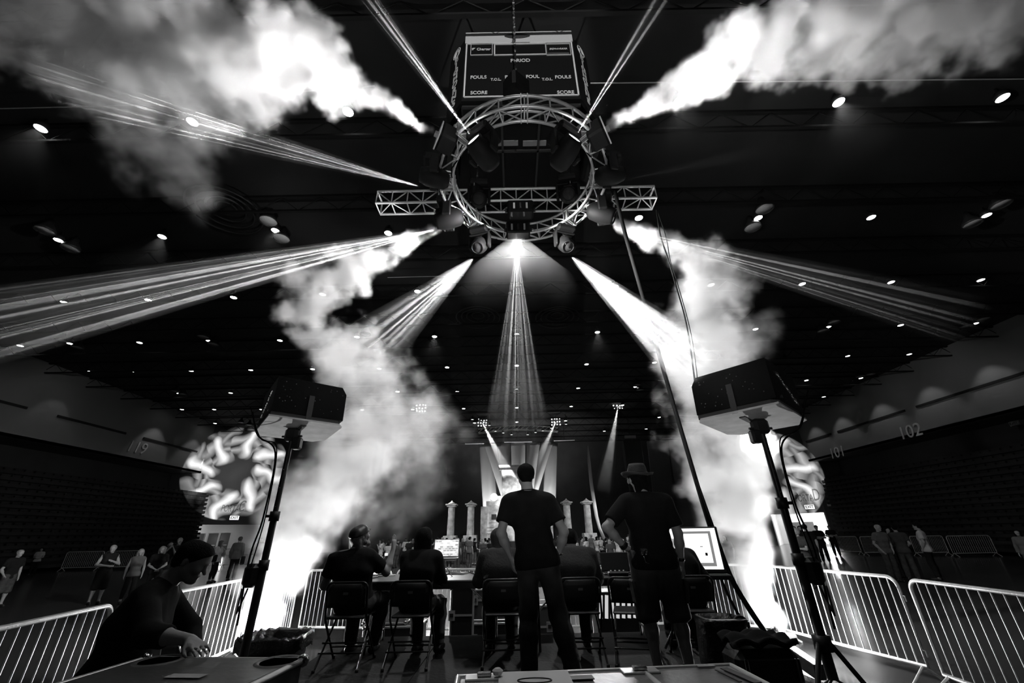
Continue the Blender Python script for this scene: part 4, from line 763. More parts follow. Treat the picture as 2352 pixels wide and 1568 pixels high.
for px,py in ((365,1517),(640,1519)):
    p=at(px,py,z=1.131); MB().lathe([(.085,.0),(.10,.006),(.11,.0)],p,None,32,cap=False).build('recess_rim',mat('dish_rim',.06,.5),lc,True); MB().lathe([(0,.001),(.085,.001)],p,None,32).build('recess_dish',mat('dish_dark',.006,.6),lc,True)
p=at(427,1552,z=1.135); MB().box(p,(.17,.055,.002),qc).build('tape_label',mat('masking_tape',.32,.7),lc,True)
for s in ((0,0),(W_,0)): MB().lathe([(0,-.03),(.022,-.02),(.03,0),(.022,.02),(0,.03)],lcp(*s,1.12),None,10).build('ball_corner',chrome,lc,True)
MB().box(lcp(W_+.006,.35,.95),(.012,.1,.12),qc).build('latch',chrome,lc,True)
# near right case
mv=[at(1052,1553,z=1.13),at(1678,1526,z=1.13)]; A,Bc=V((mv[0].x,mv[0].y,0)),V((mv[1].x,mv[1].y,0)); uu=(Bc-A).normalized(); W_=(Bc-A).length; dn_=V((uu.y,-uu.x,0)); qc=Matrix([uu,V((-uu.y,uu.x,0)),ZV]).transposed(); Lc=.95
rc=root('road_case',((A.x+Bc.x)/2,A.y-.4,RZ),0,'near right worn metal topped road case with sunken latches','road case'); worn=mat('worn_metal_lid',.22,.42,.5,.5,5,.15)
MB().box(lcp(W_/2,Lc/2,(RZ+1.12)/2),(W_,Lc,1.12-RZ),qc,.01).build('body',lamd,rc,True); MB().box(lcp(W_/2,Lc/2,1.122),(W_-.02,Lc-.02,.014),qc,.004).build('lid_panel',worn,rc,True)
for s,e in (((0,0),(W_,0)),((0,0),(0,Lc)),((W_,0),(W_,Lc)),((W_*.66,.0),(W_*.66,Lc))): MB().tube([lcp(*s,1.125),lcp(*e,1.125)],.013,6).build('edge_rail',alu,rc,True)
for px,py in ((1470,1541),(1112,1556)):
    p=at(px,py,z=1.132); MB().box(p,(.16,.07,.01),qc,.003).build('latch_dish',alu,rc,True); MB().box(p+V((0,0,.012)),(.06,.035,.012),qc,.003).build('latch_wing',chrome,rc,True)
for px,py,w2,d2,v,rot in ((1700,1550,.035,.20,.06,.15),(1672,1551,.012,.16,.02,.1),(1622,1529,.08,.02,.35,0),(1330,1556,.12,.05,.02,0)):
    p=at(px,py,z=1.135); MB().box(p,(w2,d2,.003),Matrix.Rotation(rot,3,'Z')@qc).build('tape_strip',mat('tape_%d'%int(v*100),v,.6),rc,True)
pp=root('paper_sheet',at(1225,1556,z=1.134),0,'white sheet with an oval sketch lying on the near right case','paper'); MB().box(at(1228,1558,z=1.136),(.30,.19,.003),Matrix.Rotation(.03,3,'Z')).build('sheet',paper,pp,True)
p=at(1228,1562,z=1.139); MB().tube([p+V((.07*math.cos(k*PI/12),.03*math.sin(k*PI/12),0)) for k in range(24)],.0025,5,closed=True).build('oval_drawing',ink,pp,True)
tp=root('crumpled_tissue',at(1143,1544,z=1.15),0,'crumpled white tissue on the near right case','tissue'); MB().lathe([(0,-.012),(.018,-.01),(.024,.004),(.012,.012),(0,.012)],at(1143,1542,z=1.152),None,9,False).build('tissue',paper,tp,True); 
# ---------------------------------------------------------------- crowd barriers
def barrier(a,b,label,group=None,first=[None]):
    a=V((a[0],a[1],0)); b=V((b[0],b[1],0)); d=b-a; rz=math.atan2(d.y,d.x)
    if first[0] is None:
        Ln=2.3; r=root('crowd_barrier',a,rz,label,'barrier',group); rr=.12; z1=1.1; zb_=.19
        pts=[(0.0,0,zb_),(0,0,z1-rr)]+[(rr*(1-math.cos(t)),0,z1-rr+rr*math.sin(t)) for t in [k*PI/12 for k in range(1,7)]]+[(Ln-rr+rr*math.sin(t),0,z1-rr+rr*math.cos(t)) for t in [k*PI/12 for k in range(0,7)]]+[(Ln,0,z1-rr),(Ln,0,zb_)]
        MB().tube(pts,.021,10,closed=True).build('outer_frame',steel,r)
        n=19
        for i in range(1,n+1): MB().tube([(Ln*i/(n+1),0,zb_),(Ln*i/(n+1),0,z1)],.0075,6).build('bar',steel,r)
        for x in (.06,Ln-.06): MB().tube([(x,-.28,.012),(x,-.25,.02),(x,0,zb_),(x,.25,.02),(x,.28,.012)],.016,8).build('foot',steel,r)
        MB().tube([(Ln,0,.9),(Ln+.035,0,.9),(Ln+.035,0,.84)],.008,6).tube([(Ln,0,.35),(Ln+.035,0,.35),(Ln+.035,0,.29)],.008,6).build('hook',steel,r); first[0]=r; c=r
    else: c=dup(first[0],a,rz,label); 
    if group: c['group']=group
    elif 'group' in c: del c['group']
    s=d.length/2.3; c.scale=(s,1,1); return c
barrier((-3.72,2.55),(-4.12,4.80),'steel crowd barrier nearest on the left, behind the leaning man')
barrier((-4.2,5.1),(-4.30,7.4),'steel crowd barrier between the leaning man and the left light stand')
barrier((-4.32,7.5),(-4.2,8.85),'steel crowd barrier seen through fog beside the left jet')
barrier((-4.05,8.9),(-2.35,8.65),'steel crowd barrier behind the left end of the desk'); barrier((-2.25,8.64),(-.62,8.4),'steel crowd barrier behind the papers on the desk'); barrier((-.5,8.4),(1.3,8.5),'steel crowd barrier behind the standing men'); barrier((1.42,8.5),(3.0,8.65),'steel crowd barrier behind the big monitor'); barrier((3.05,8.65),(4.3,8.15),'steel crowd barrier behind the right fog jet')
barrier((4.34,8.0),(4.79,5.88),'steel crowd barrier behind the right light stand'); barrier((4.72,5.62),(4.5,3.1),'steel crowd barrier nearest on the right side')
for i,(p0,p1) in enumerate([((1900,1229),(1965,1228)),((1972,1227),(2030,1227)),((2085,1224),(2160,1223)),((2168,1222),(2268,1222))]):
    a=at(*p0,z=1.1); Yb=33; a=at(*p0,Y=30.5-1.3*i); b2=at(*p1,Y=30.3-1.3*i); barrier((a.x,a.y),(b2.x,b2.y),['far barrier before the right lobby','far barrier just left of the three talking men','far barrier just right of the three talking men','rightmost far barrier before the dark seating'][i])
for i,(p0,p1) in enumerate([((455,1253),(520,1252)),((522,1252),(585,1251)),((160,1256),(245,1255)),((250,1254),(330,1253))]):
    a=at(*p0,Y=29-.0*i); b2=at(*p1,Y=29.3); barrier((a.x,a.y),(b2.x,b2.y),['far barrier before the left lobby','far barrier behind the visitors near the left lobby','far barrier before the dark left seating, left of the tank top boy','far barrier before the dark left seating, right of the tank top boy'][i])
# ---------------------------------------------------------------- tall stands carrying the boxed projectors
boxm=mat('scuffed_plywood',.45,.7,0,.45,6,.1)
def stand(x,y,ztop,label,yaw,blabel,hub,legs,s=1):
    r=root('lighting_stand',(x,y,0),0,label,'stand')
    MB().tube([(x,y,hub-.25),(x,y,1.45)],.042,10).build('lower_tube',blkm,r,True); MB().tube([(x,y,1.3),(x,y,1.95)],.036,10).build('middle_tube',blkm,r,True); MB().tube([(x,y,1.85),(x,y,ztop)],.029,10).build('upper_tube',blkm,r,True)
    for z in (1.42,1.9): MB().lathe([(.0,-.05),(.052,-.05),(.052,.05),(0,.05)],(x,y,z),None,14).build('collar',blk,r,True); MB().tube([(x,y,z),(x-.09*s,y-.02,z)],.016,8).build('knob',blk,r,True)
    MB().box((x-.09*s,y-.03,1.33),(.15,.12,.22),None,.04).build('winch_box',blk,r,True); MB().tube([(x-.12*s,y-.09,1.22),(x-.11*s,y-.1,1.0)],.008,6).tube([(x-.06*s,y-.09,1.22),(x-.11*s,y-.1,1.0)],.008,6).build('winch_crank',blkm,r,True)
    for i in range(5): MB().lathe([(0,0),(.006,.0),(0,.004)],(x,y-.027,1.6+.2*i),Matrix.Rotation(PI/2,3,'X'),8).build('pin_hole',signw if False else mat('white_plate',.6,.5),r,True) if 1.6+.2*i<ztop else None
    for a in legs:
        e=(x+.52*math.cos(a),y+.52*math.sin(a),.03); MB().tube([(x+.05*math.cos(a),y+.05*math.sin(a),hub),e],.02,8).build('leg',blkm,r,True); MB().tube([((x+e[0])/2,(y+e[1])/2,hub/2+.02),(x,y,hub-.24)],.01,6).build('brace',blkm,r,True); MB().lathe([(0,-.02),(.03,-.02),(.03,.02),(0,.02)],e,None,10).build('foot',rubber,r,True)
    MB().lathe([(0,-.06),(.07,-.06),(.07,.05),(0,.05)],(x,y,hub),None,12).build('hub',blk,r,True)
    MB().box((x,y,ztop-.03),(.16,.12,.16),None,.03).build('head_clamp',blk,r,True); MB().tube([(x-.12,y,ztop-.05),(x+.12,y,ztop-.05)],.014,8).build('tee_handle',blkm,r,True); MB().box((x+.09*s,y-.02,ztop-.14),(.1,.1,.14),None,.02).build('safety_winch',blk,r,True)
    # projector box: octagonal plan with plywood base
    pb=root('boxed_projector',(x,y,ztop),0,blabel,'projector'); q=Matrix.Rotation(yaw,3,'Z')@Matrix.Rotation(R(-4),3,'X')
    W2,D2,H2=.40,.40,.50; c=V((x,y+.1,ztop+.045)); oc=[(-W2,-D2),(W2*.86,-D2),(W2,-D2+.08),(W2,D2-.12),(W2-.12,D2),(-W2+.12,D2),(-W2,D2-.12)]
    MB().prism([c+q@V((a_,b_,.0)) for a_,b_ in [(x_*1.04*s,y_*1.08) for x_,y_ in oc]],q@V((0,0,.02))).build('plywood_base',boxm,pb,True)
    MB().prism([c+q@V((a_*.99,b_*.99,.02)) for a_,b_ in oc],q@V((0,0,.05))).build('foam_rim',mat('grey_foam',.05,.9),pb,True)
    fr=[(-W2*s,.07),(W2*s,.07),(W2*s,H2-.09),(W2*s-.06*s,H2),(-W2*s,H2)]
    MB().prism([c+q@V((a_,-D2-.01,b_)) for a_,b_ in fr],q@V((0,2*D2-.05,0))).build('black_shell',mat('gloss_black_shell',.003,.4,0,.3,5,.05,spec=.12),pb,True)
    for k in range(26):
        u_=random.uniform(-W2+.04,W2-.04); v_=random.uniform(.12,H2-.05); MB().lathe([(0,0),(.008,0),(0,.005)],c+q@V((u_,-D2-.012,v_)),q@Matrix.Rotation(PI/2,3,'X'),6).build('rivet',mat('rivet_steel',.7,.25,.9),pb,True)
    MB().box(c+q@V((0,-D2-.016,.16)),(.06,.01,.32),q).box(c+q@V((0,-.02,-.005)),(.06,D2*1.2,.01),q).build('webbing_strap',mat('dark_webbing',.03,.8),pb,True)
    for k in range(9): MB().box(c+q@V((-s*(W2+.006),-.25+.5*((k*5)%9)/9,.12+.3*((k*4)%9)/9)),(.012,.02+.03*(k%3),.03),q).build('side_connector',chrome,pb,True)
    e=c+q@V((-s*W2,0,.12)); swag([e+V((-.02*s,-.2,0)),V((x-.36*s,y-.1,ztop-.05)),V((x-.13*s,y-.05,ztop-.25)),V((x-.1*s,y-.04,1.9)),V((x-.14*s,y-.05,1.5)),V((x-.1*s,y-.06,.9))],.009,'black lead hanging from the %s boxed projector down its stand'%('left' if s>0 else 'right'))
    swag([e+V((-.03*s,-.25,.05)),V((x-.28*s,y-.16,ztop-.1)),V((x-.11*s,y-.08,ztop-.2)),V((x-.06*s,y-.07,1.95)),V((x-.09*s,y-.08,1.4))],.006,'thin lead beside the cable on the %s projector stand'%('left' if s>0 else 'right'))
    return c
bl_=stand(-2.70,4.85,2.84,'tall black crank stand behind the rubbish bin on the left',R(40),'black boxed projector on the left stand',.55,(R(100),R(220),R(340)),1)
br2=stand(2.60,4.2,2.68,'tall black tripod stand in front of the right barriers',R(-50),'black boxed projector on the right stand',.80,(R(85),R(205),R(-35)),-1)
gl=lamp('SPOT','wreath_projector_left',bl_+V((-.38,.54,.22)),atp(545,1083,aL,nL),320000,11.6,.05,.01); gobo_wreath(gl.data,5.8,1.3,.2)
gr=lamp('SPOT','wreath_projector_right',br2+V((.38,.54,.22)),atp(1768,1095,aR,nR),320000,11.6,.05,.01); gobo_wreath(gr.data,5.8,5.1,.6)
# ---------------------------------------------------------------- bin, bags, jets, monitor
tc_=root('rubbish_bin',(-2.66,5.35,0),0,'black bin with a plastic liner at the left end of the riser','bin'); 
def rrect(w2,d2,z,n=32,k=4): return [(w2*math.copysign(abs(math.cos(t))**(2/k),math.cos(t)),d2*math.copysign(abs(math.sin(t))**(2/k),math.sin(t)),z) for t in [2*PI*i/n for i in range(n)]]
def loft(mb,rings):
    n=len(rings[0]); vs=[p for r_ in rings for p in r_]; mb.add(vs,[(i*n+k,i*n+(k+1)%n,(i+1)*n+(k+1)%n,(i+1)*n+k) for i in range(len(rings)-1) for k in range(n)],True); return mb
loft(MB(),[rrect(.25,.2,0),rrect(.31,.25,.66),rrect(.335,.275,.67),rrect(.335,.275,.72),rrect(.30,.24,.72),rrect(.26,.2,.3),rrect(.01,.01,.28)]).build('bin_body',mat('bin_plastic',.012,.4,0,.2,8,.1),tc_)
rr_=[]
for z,e in ((.60,.345),(.70,.35),(.735,.335),(.70,.28),(.5,.24)):
    rg=rrect(e,e*.82,z,48); rr_.append([(x*(1+.03*math.sin(7*i)),y*(1+.03*math.cos(5*i)),z_+.012*math.sin(i*2.1)) for i,(x,y,z_) in enumerate(rg)])
loft(MB(),rr_).build('bin_liner',mat('black_liner',.02,.18,0,.3,8,.4,spec=.8),tc_)
def fogbase(p,label):
    r=root('floor_fog_jet',p,0,label,'fog machine'); MB().box((0,0,-.14),(.3,.3,.26),None,.03).build('housing',blk,r); MB().lathe([(.06,-.02),(.06,.04),(.045,.04)],n=14).build('nozzle',alu,r); MB().lathe([(0,-.02),(.05,-.02)],n=12).build('lamp_lens',emis('jet_lens',6),r); return r
fogbase(JL,'floor fog jet under the left fog column'); fogbase(JR,'floor fog jet under the right fog column')
bm2=root('fallen_beam',at(1810,1500,z=.1),0,'black metal beam lying on the floor from the right fog jet towards the stand','beam'); a=at(1765,1462,z=.25); b2=at(1885,1545,z=.10); dd=(b2-a); MB().box((a+b2)/2,(dd.length,.13,.16),dd.to_track_quat('X','Z').to_matrix(),.01).build('beam',blk,bm2,True)
sc_=root('suitcase',(1.53,3.15,RZ),0,'black wheeled suitcase behind the near right road case','suitcase'); MB().box((0,0,.28),(.40,.26,.5),None,.05).build('shell',mat('suitcase_fabric',.012,.6,0,.3,10,.2),sc_); 
for k in (-1,1):
    for j in range(2): MB().tube([(k*(.14+.02*j),-.135,.38),(k*(.14+.02*j),-.14,.49)],.006,6).build('piping',blkm,sc_)
    MB().lathe([(0,-.015),(.03,-.015),(.03,.015),(0,.015)],(k*.16,.05,.03),Matrix.Rotation(PI/2,3,'Y'),12).build('wheel',rubber,sc_)
jk=root('folded_jacket',(1.53,3.15,RZ+.53),0,'rumpled black jacket on top of the suitcase','clothing'); vs=[];fs=[]; n=16
for j in range(n+1):
    for i in range(n+1):
        x=-.19+.38*i/n; y=-.13+.26*j/n; vs.append((x,y,.02+.035*abs(math.sin(x*19+1)*math.cos(y*23))+.03*math.cos(x*6)*math.cos(y*9)))
for j in range(n):
    for i in range(n): fs.append((j*(n+1)+i,j*(n+1)+i+1,(j+1)*(n+1)+i+1,(j+1)*(n+1)+i))
o=MB().add(vs,fs,True).build('cloth',darkfab,jk); o.modifiers.new('s','SOLIDIFY').thickness=.03
bg=root('kit_bag',(1.66,3.95,RZ),0,'glossy black open bag between the suitcase and the last chair','bag'); loft(MB(),[rrect(.16,.15,0,24),rrect(.19,.17,.25,24),rrect(.17,.16,.5,24),rrect(.19,.18,.55,24),rrect(.15,.14,.56,24),rrect(.12,.1,.4,24)]).build('bag_body',mat('glossy_vinyl',.012,.22,0,.2,6,.6,spec=.7),bg); MB().tube([(.12+.06*math.cos(t),-.1,.5+.07*math.sin(t)) for t in [k*PI/8 for k in range(9)]],.012,8).build('handle',blk,bg)
mx,my=2.03,5.45; mo=root('monitor',(mx,my,1.17),R(-14),'big bright monitor showing a framed page, at the right end of the desk','monitor')
q=Matrix.Rotation(R(-8),3,'X')
MB().box(q@V((0,0,.30)),(.86,.04,.5),q,.01).build('bezel',blk,mo); s=MB().box((0,0,0),(.80,.004,.44)).build('screen',scw,mo); s.location=q@V((0,-.024,.31)); s.rotation_euler=(R(-8),0,0)
MB().box((.16,-.028,.31),(.34,.004,.37)).box((.16,-.028,.31),(.01,.004,.01)).build('grey_window',mat('grey_window',.1,.6,emit=.22),mo); MB().box((.16,-.031,.315),(.28,.004,.31)).build('page_window',scw,mo); MB().box((-.14,-.029,.27),(.22,.004,.3)).build('grey_panel',mat('mid_window',.1,.6,emit=.42),mo); MB().box((-.02,-.033,.31),(.03,.003,.14)).box((.2,-.034,.33),(.03,.003,.006)).box((.24,-.034,.25),(.025,.003,.03)).build('dark_marks',ink,mo)
MB().box((0,.0,.02),(.9,.22,.05),None,.01).build('shelf',blk,mo)
ts=root('monitor_tripod',(mx+.02,my+.1,0),0,'black tripod under the big monitor','tripod')
for a in (R(100),R(190),R(285)): MB().tube([(0,0,1.2),(.12*math.cos(a),.12*math.sin(a),.9)],.016,8).tube([(.12*math.cos(a),.12*math.sin(a),.9),(.42*math.cos(a),.42*math.sin(a),.5)],.013,8).build('leg',blkm,ts); MB().lathe([(0,-.03),(.022,-.03),(.022,.03),(0,.03)],(.12*math.cos(a),.12*math.sin(a),.9),None,10).build('leg_lock',chrome,ts)
MB().tube([(0,0,.75),(0,0,1.25)],.018,8).build('centre_column',blkm,ts)
# ---------------------------------------------------------------- people: one implicit surface per body, clothing as shells over it
class SDF:
    def __init__(s): s.p=[]
    def cap(s,a,b,ra,rb=None,k=.03,clip=None,neg=False): s.p.append((np.array(a,float),np.array(b,float),ra,ra if rb is None else rb,k,clip,neg)); return s
    def ball(s,a,r,k=.02,**kw): return s.cap(a,V(a)+V((0,0,1e-4)),r,r,k,**kw)
    def mesh(s,h,wr=0.0,ws=14,clips=()):
        lo=np.min([np.minimum(p[0]-p[2],p[1]-p[3]) for p in s.p if not p[6]],0)-3*h-.02; hi=np.max([np.maximum(p[0]+p[2],p[1]+p[3]) for p in s.p if not p[6]],0)+3*h+.02
        n=np.ceil((hi-lo)/h).astype(int)+1; f=np.full(n,1.0,np.float32); ax=[lo[i]+h*np.arange(n[i]) for i in range(3)]
        for a,b,ra,rb,k,clip,neg in s.p:
            m=k*1.2+2.5*h; l=np.minimum(a-ra,b-rb)-m; u=np.maximum(a+ra,b+rb)+m
            i0=np.clip(np.floor((l-lo)/h).astype(int),0,n-1); i1=np.clip(np.ceil((u-lo)/h).astype(int)+1,0,n)
            if (i1<=i0).any(): continue
            X=ax[0][i0[0]:i1[0],None,None]; Y=ax[1][None,i0[1]:i1[1],None]; Z=ax[2][None,None,i0[2]:i1[2]]
            ab=b-a; L2=max(ab@ab,1e-9); t=np.clip(((X-a[0])*ab[0]+(Y-a[1])*ab[1]+(Z-a[2])*ab[2])/L2,0,1)
            d=np.sqrt((X-a[0]-t*ab[0])**2+(Y-a[1]-t*ab[1])**2+(Z-a[2]-t*ab[2])**2)-(ra+(rb-ra)*t)
            if clip:
                for c,nn in clip: d=np.maximum(d,(X-c[0])*nn[0]+(Y-c[1])*nn[1]+(Z-c[2])*nn[2])
            g=f[i0[0]:i1[0],i0[1]:i1[1],i0[2]:i1[2]]
            if neg: g[...]=np.maximum(g,-d)
            else:
                q=np.clip(.5+.5*(d-g)/k,0,1); g[...]=d*(1-q)+g*q-k*q*(1-q)
        X,Y,Z=ax[0][:,None,None],ax[1][None,:,None],ax[2][None,None,:]
        if wr: f+=(wr*(np.sin(ws*X+9*Z+2*np.sin(11*Z))*np.sin(ws*1.2*Y+17*Z+1.3)+.5*np.sin(31*Z+13*X*np.sign(X))*np.sin(23*Y+2))).astype(np.float32)
        for c,nn in clips: f=np.maximum(f,((X-c[0])*nn[0]+(Y-c[1])*nn[1]+(Z-c[2])*nn[2]).astype(np.float32))
        return nets(f,lo,h)
def nets(f,lo,h):
    s=f<0; nx,ny,nz=f.shape; c=np.zeros((nx-1,ny-1,nz-1),np.int8)
    for i in (0,1):
        for j in (0,1):
            for k in (0,1): c+=s[i:nx-1+i,j:ny-1+j,k:nz-1+k]
    act=(c>0)&(c<8); I=np.argwhere(act); idx=np.full(act.shape,-1,np.int64); idx[act]=np.arange(len(I))
    P=np.zeros((len(I),3)); W=np.zeros(len(I)); cor=[(i,j,k) for i in (0,1) for j in (0,1) for k in (0,1)]
    val={c_:f[I[:,0]+c_[0],I[:,1]+c_[1],I[:,2]+c_[2]] for c_ in cor}
    for a in cor:
        for ax in range(3):
            if a[ax]: continue
            b=list(a); b[ax]=1; b=tuple(b); va,vb=val[a],val[b]; m=(va<0)!=(vb<0); t=np.where(m,va/np.where(m,va-vb,1),0)
            q=np.tile(np.array(a,float),(len(I),1)); q[:,ax]+=t; P+=q*m[:,None]; W+=m
    P=(P/np.maximum(W,1)[:,None]+I)*h+lo; quads=[]
    for ax in range(3):
        o=[0,1,2]; o.remove(ax); u,v=o
        sl=[slice(1,-1)]*3; sl[ax]=slice(0,-1); sh=list(sl); sh[ax]=slice(1,None)
        A=s[tuple(sl)]; B_=s[tuple(sh)]; E_=np.argwhere(A!=B_)
        if not len(E_): continue
        base=E_.copy(); base[:,u]+=1; base[:,v]+=1; inside=A[tuple(E_.T)]
        def g(du,dv): q=base.copy(); q[:,u]-=du; q[:,v]-=dv; return idx[tuple(q.T)]
        Q=np.stack([g(1,1),g(0,1),g(0,0),g(1,0)],1); fl=inside if ax!=1 else ~inside; Q[~fl]=Q[~fl][:,::-1]; quads.append(Q)
    Q=np.concatenate(quads); return P,Q[(Q>=0).all(1)]
def link(name,PQ,m,parent=None):
    P,Q=PQ; me=bpy.data.meshes.new(name); me.vertices.add(len(P)); me.vertices.foreach_set('co',P.astype('f').ravel()); me.loops.add(Q.size); me.loops.foreach_set('vertex_index',Q.ravel().astype('i'))
    me.polygons.add(len(Q)); me.polygons.foreach_set('loop_start',np.arange(0,Q.size,4,dtype='i')); me.polygons.foreach_set('use_smooth',np.ones(len(Q),bool)); me.update(calc_edges=True); me.validate(); me.materials.append(m)
    o=bpy.data.objects.new(name,me); C.objects.link(o); o.parent=parent; return o
def lerp(a,b,t): return V(a)*(1-t)+V(b)*t
STAND=dict(pel=(0,0,.96),che=(0,.0,1.28),nk=(0,-.02,1.49),hd=(0,.015,1.655),sl=(-.185,-.015,1.43),sr=(.185,-.015,1.43),el=(-.245,-.04,1.15),er=(.245,-.04,1.15),wl=(-.25,.03,.905),wr=(.25,.03,.905),hl=(-.09,0,.93),hr=(.09,0,.93),kl=(-.11,.02,.50),kr=(.11,.02,.50),al=(-.12,-.02,.085),ar=(.12,-.02,.085))
SIT=dict(pel=(0,-.03,.55),che=(0,-.02,.84),nk=(0,.04,1.02),hd=(0,.10,1.165),sl=(-.185,.03,.96),sr=(.185,.03,.96),el=(-.25,.10,.72),er=(.25,.10,.72),wl=(-.16,.32,.74),wr=(.16,.32,.74),hl=(-.09,0,.53),hr=(.09,0,.53),kl=(-.13,.40,.50),kr=(.13,.40,.50),al=(-.13,.42,.085),ar=(.13,.42,.085))
def person(label,loc,rz=0,pose=None,base=STAND,h=.02,top='tee',topm=None,bot='jeans',botm=None,hairs='short',hairm=None,hat=None,hatm=None,fwd=(0,1,0),up=(0,0,1),sc=1.0,fat=1.0,beard=False,hands=None,ft=None,fem=False,group=None,extra=None,skinm=None,shoes=True,sleeve=None,neck=0):
    J={k:V(v) for k,v in base.items()}
    if pose: J.update({k:V(v) for k,v in pose.items()})
    hf=V(fwd).normalized(); hu=V(up); hr_=hf.cross(hu).normalized(); hu=hr_.cross(hf).normalized(); HQ=Matrix([hr_,hf,hu]).transposed(); H=J['hd']
    def hp(x,y,z): return H+HQ@V((x,y,z))
    upv=(J['nk']-J['pel']).normalized(); rt=(J['sr']-J['sl']).normalized(); fd=upv.cross(rt).normalized()
    det=h<.013
    def torso(S_,g,clip=None,hips=True):
        w=fat; c=J['che']; k=.07
        if hips: S_.cap(J['hl']+(J['hr']-J['hl'])*.08+upv*.01-fd*.02,J['hr']-(J['hr']-J['hl'])*.08+upv*.01-fd*.02,.108*w+g,None,k,clip)
        m=lerp(J['pel'],c,.45); S_.cap(m-rt*.055*w,m+rt*.055*w,(.092 if fem else .102)*w+g,None,k,clip)
        S_.cap(c-rt*.075,c+rt*.075,.112*w+g,None,k,clip); uc=lerp(c,J['nk'],.55); S_.cap(lerp(uc,J['sl'],.55),lerp(uc,J['sr'],.55),.088+g,None,k,clip)
        if fem: S_.ball(c+rt*.07+fd*.075+upv*.02,.06+g,.05,clip=clip).ball(c-rt*.07+fd*.075+upv*.02,.06+g,.05,clip=clip)
        for s_ in ('sl','sr'): S_.cap(J['nk']-upv*.03,lerp(J['nk'],J[s_],.85),.048+g,.05+g,.05,clip)
    def arm(S_,sd,g,a0=0,clip=None,upto=1.0,fore=True):
        s_,e,w_=J['s'+sd],J['e'+sd],J['w'+sd]; r=.9 if fem else 1.0
        S_.cap(s_,e,.054*r+g,.040*r+g,.04,clip)
        if fore: S_.cap(e,lerp(e,w_,.35),.040*r+g,.041*r+g,.03,clip); S_.cap(lerp(e,w_,.35),w_,.041*r+g,.026*r+g,.03,clip)
    def leg(S_,sd,g,clip=None,shin=True):
        a,kx,an=J['h'+sd],J['k'+sd],J['a'+sd]; S_.cap(a,kx,.086*fat+g,.056+g,.05,clip)
        if shin:
            d=(an-kx).normalized(); bk=-fd if abs(d.z)>.5 else V((0,0,-1)); m=lerp(kx,an,.3)+bk*.018; S_.cap(kx,m,.054+g,.055+g,.04,clip); S_.cap(m,an,.056+g,.036+g,.04,clip)
    B=SDF(); torso(B,0); 
    for sd in 'lr': arm(B,sd,0); leg(B,sd,0)
    B.cap(J['nk']-upv*.03,hp(0,-.02,-.055),.058 if not fem else .048,.056 if not fem else .046,.03)
    # head
    B.cap(hp(0,-.028,.028),hp(0,.028,.036),.080,.074,.03); B.cap(hp(0,.035,.0),hp(0,.052,-.072),.062,.038,.03)
    for s_ in (-1,1):
        B.cap(hp(.038*s_,.015,-.045),hp(.012*s_,.066,-.085),.032,.022,.02); B.cap(hp(.078*s_,-.008,.012),hp(.080*s_,-.012,-.022),.013,.009,.008); B.ball(hp(.044*s_,.072,-.018),.022,.02)
    B.cap(hp(-.034,.090,.024),hp(.034,.090,.024),.010,None,.012); B.cap(hp(0,.096,.008),hp(0,.118,-.024),.009,.014,.012); B.cap(hp(-.018,.096,-.052),hp(.018,.096,-.052),.008,None,.008); B.cap(hp(-.015,.094,-.062),hp(.015,.094,-.062),.008,None,.006); B.ball(hp(0,.088,-.088),.018,.015)
    if h<.02:
        for s_ in (-1,1): B.ball(hp(.032*s_,.096,.006),.014,.004,neg=True); B.ball(hp(.032*s_,.084,.006),.0135,.002)
    # hands
    for sd in 'lr':
        e,w_=J['e'+sd],J['w'+sd]; d=(w_-e).normalized(); hd=(hands or {}).get(sd,{}); d=V(hd.get('dir',d)).normalized(); n=V(hd.get('palm',(1,0,0) if sd=='l' else (-1,0,0))); n=(n-d*n.dot(d)); n=n.normalized() if n.length>1e-4 else d.orthogonal().normalized(); x=d.cross(n)*(1 if sd=='l' else -1); curl=hd.get('curl',.5); spread=hd.get('spread',1.0)
        # x points to the thumb side
        if det:
            for i,o_ in enumerate((.030,.010,-.010,-.029)): B.cap(w_+x*o_*.6+d*.01,w_+x*o_*spread+d*.088,.015,.0135,.014)
            for i,(o_,ln) in enumerate(((.030,.070),(.010,.080),(-.010,.074),(-.029,.058))):
                q=w_+x*o_*spread+d*.088; dd=d.copy(); 
                for j,fr in enumerate((.45,.32,.23)):
                    a_=curl*(.5+.45*j); dd=(dd*math.cos(a_)+n*math.sin(a_)).normalized() if j else (d*math.cos(a_*.6)+n*math.sin(a_*.6)).normalized(); q2=q+dd*ln*fr+x*(o_*.12*(spread-1)); B.cap(q,q2,.0088-.0008*j,.0082-.0008*j,.004); q=q2
                    n_=n
            t0=w_+x*.025+d*.028; t1=t0+x*.026+d*.030+n*.012; t2=t1+x*.010+d*.030+n*.008; t3=t2+d*.024+n*.006; B.cap(w_+x*.012+d*.012,t1,.015,.012,.012); B.cap(t1,t2,.0115,.010,.005); B.cap(t2,t3,.010,.0085,.004)
        else:
            B.cap(w_+x*.012,w_+d*.08+x*.014,.018,.020,.015); B.cap(w_-x*.012,w_+d*.08-x*.014,.018,.018,.015); q=(d+n*curl*.7).normalized()
            for o_ in (.022,.007,-.008,-.022): B.cap(w_+x*o_+d*.08,w_+x*o_*1.1+d*.08+q*.075,.011,.009,.006)
            B.cap(w_+x*.02+d*.02,w_+x*.048+d*.07+n*.01,.013,.010,.01)
    # feet
    fdir={}
    for sd in 'lr':
        an=J['a'+sd]; f_=V((ft or {}).get(sd,(0,1,0))).normalized(); fdir[sd]=f_; he=an-f_*.035-V((0,0,.045)); to=an+f_*.15-V((0,0,.055)); B.cap(an,he,.036,.033,.03); B.cap(an+f_*.01-V((0,0,.02)),to,.036,.022,.03)
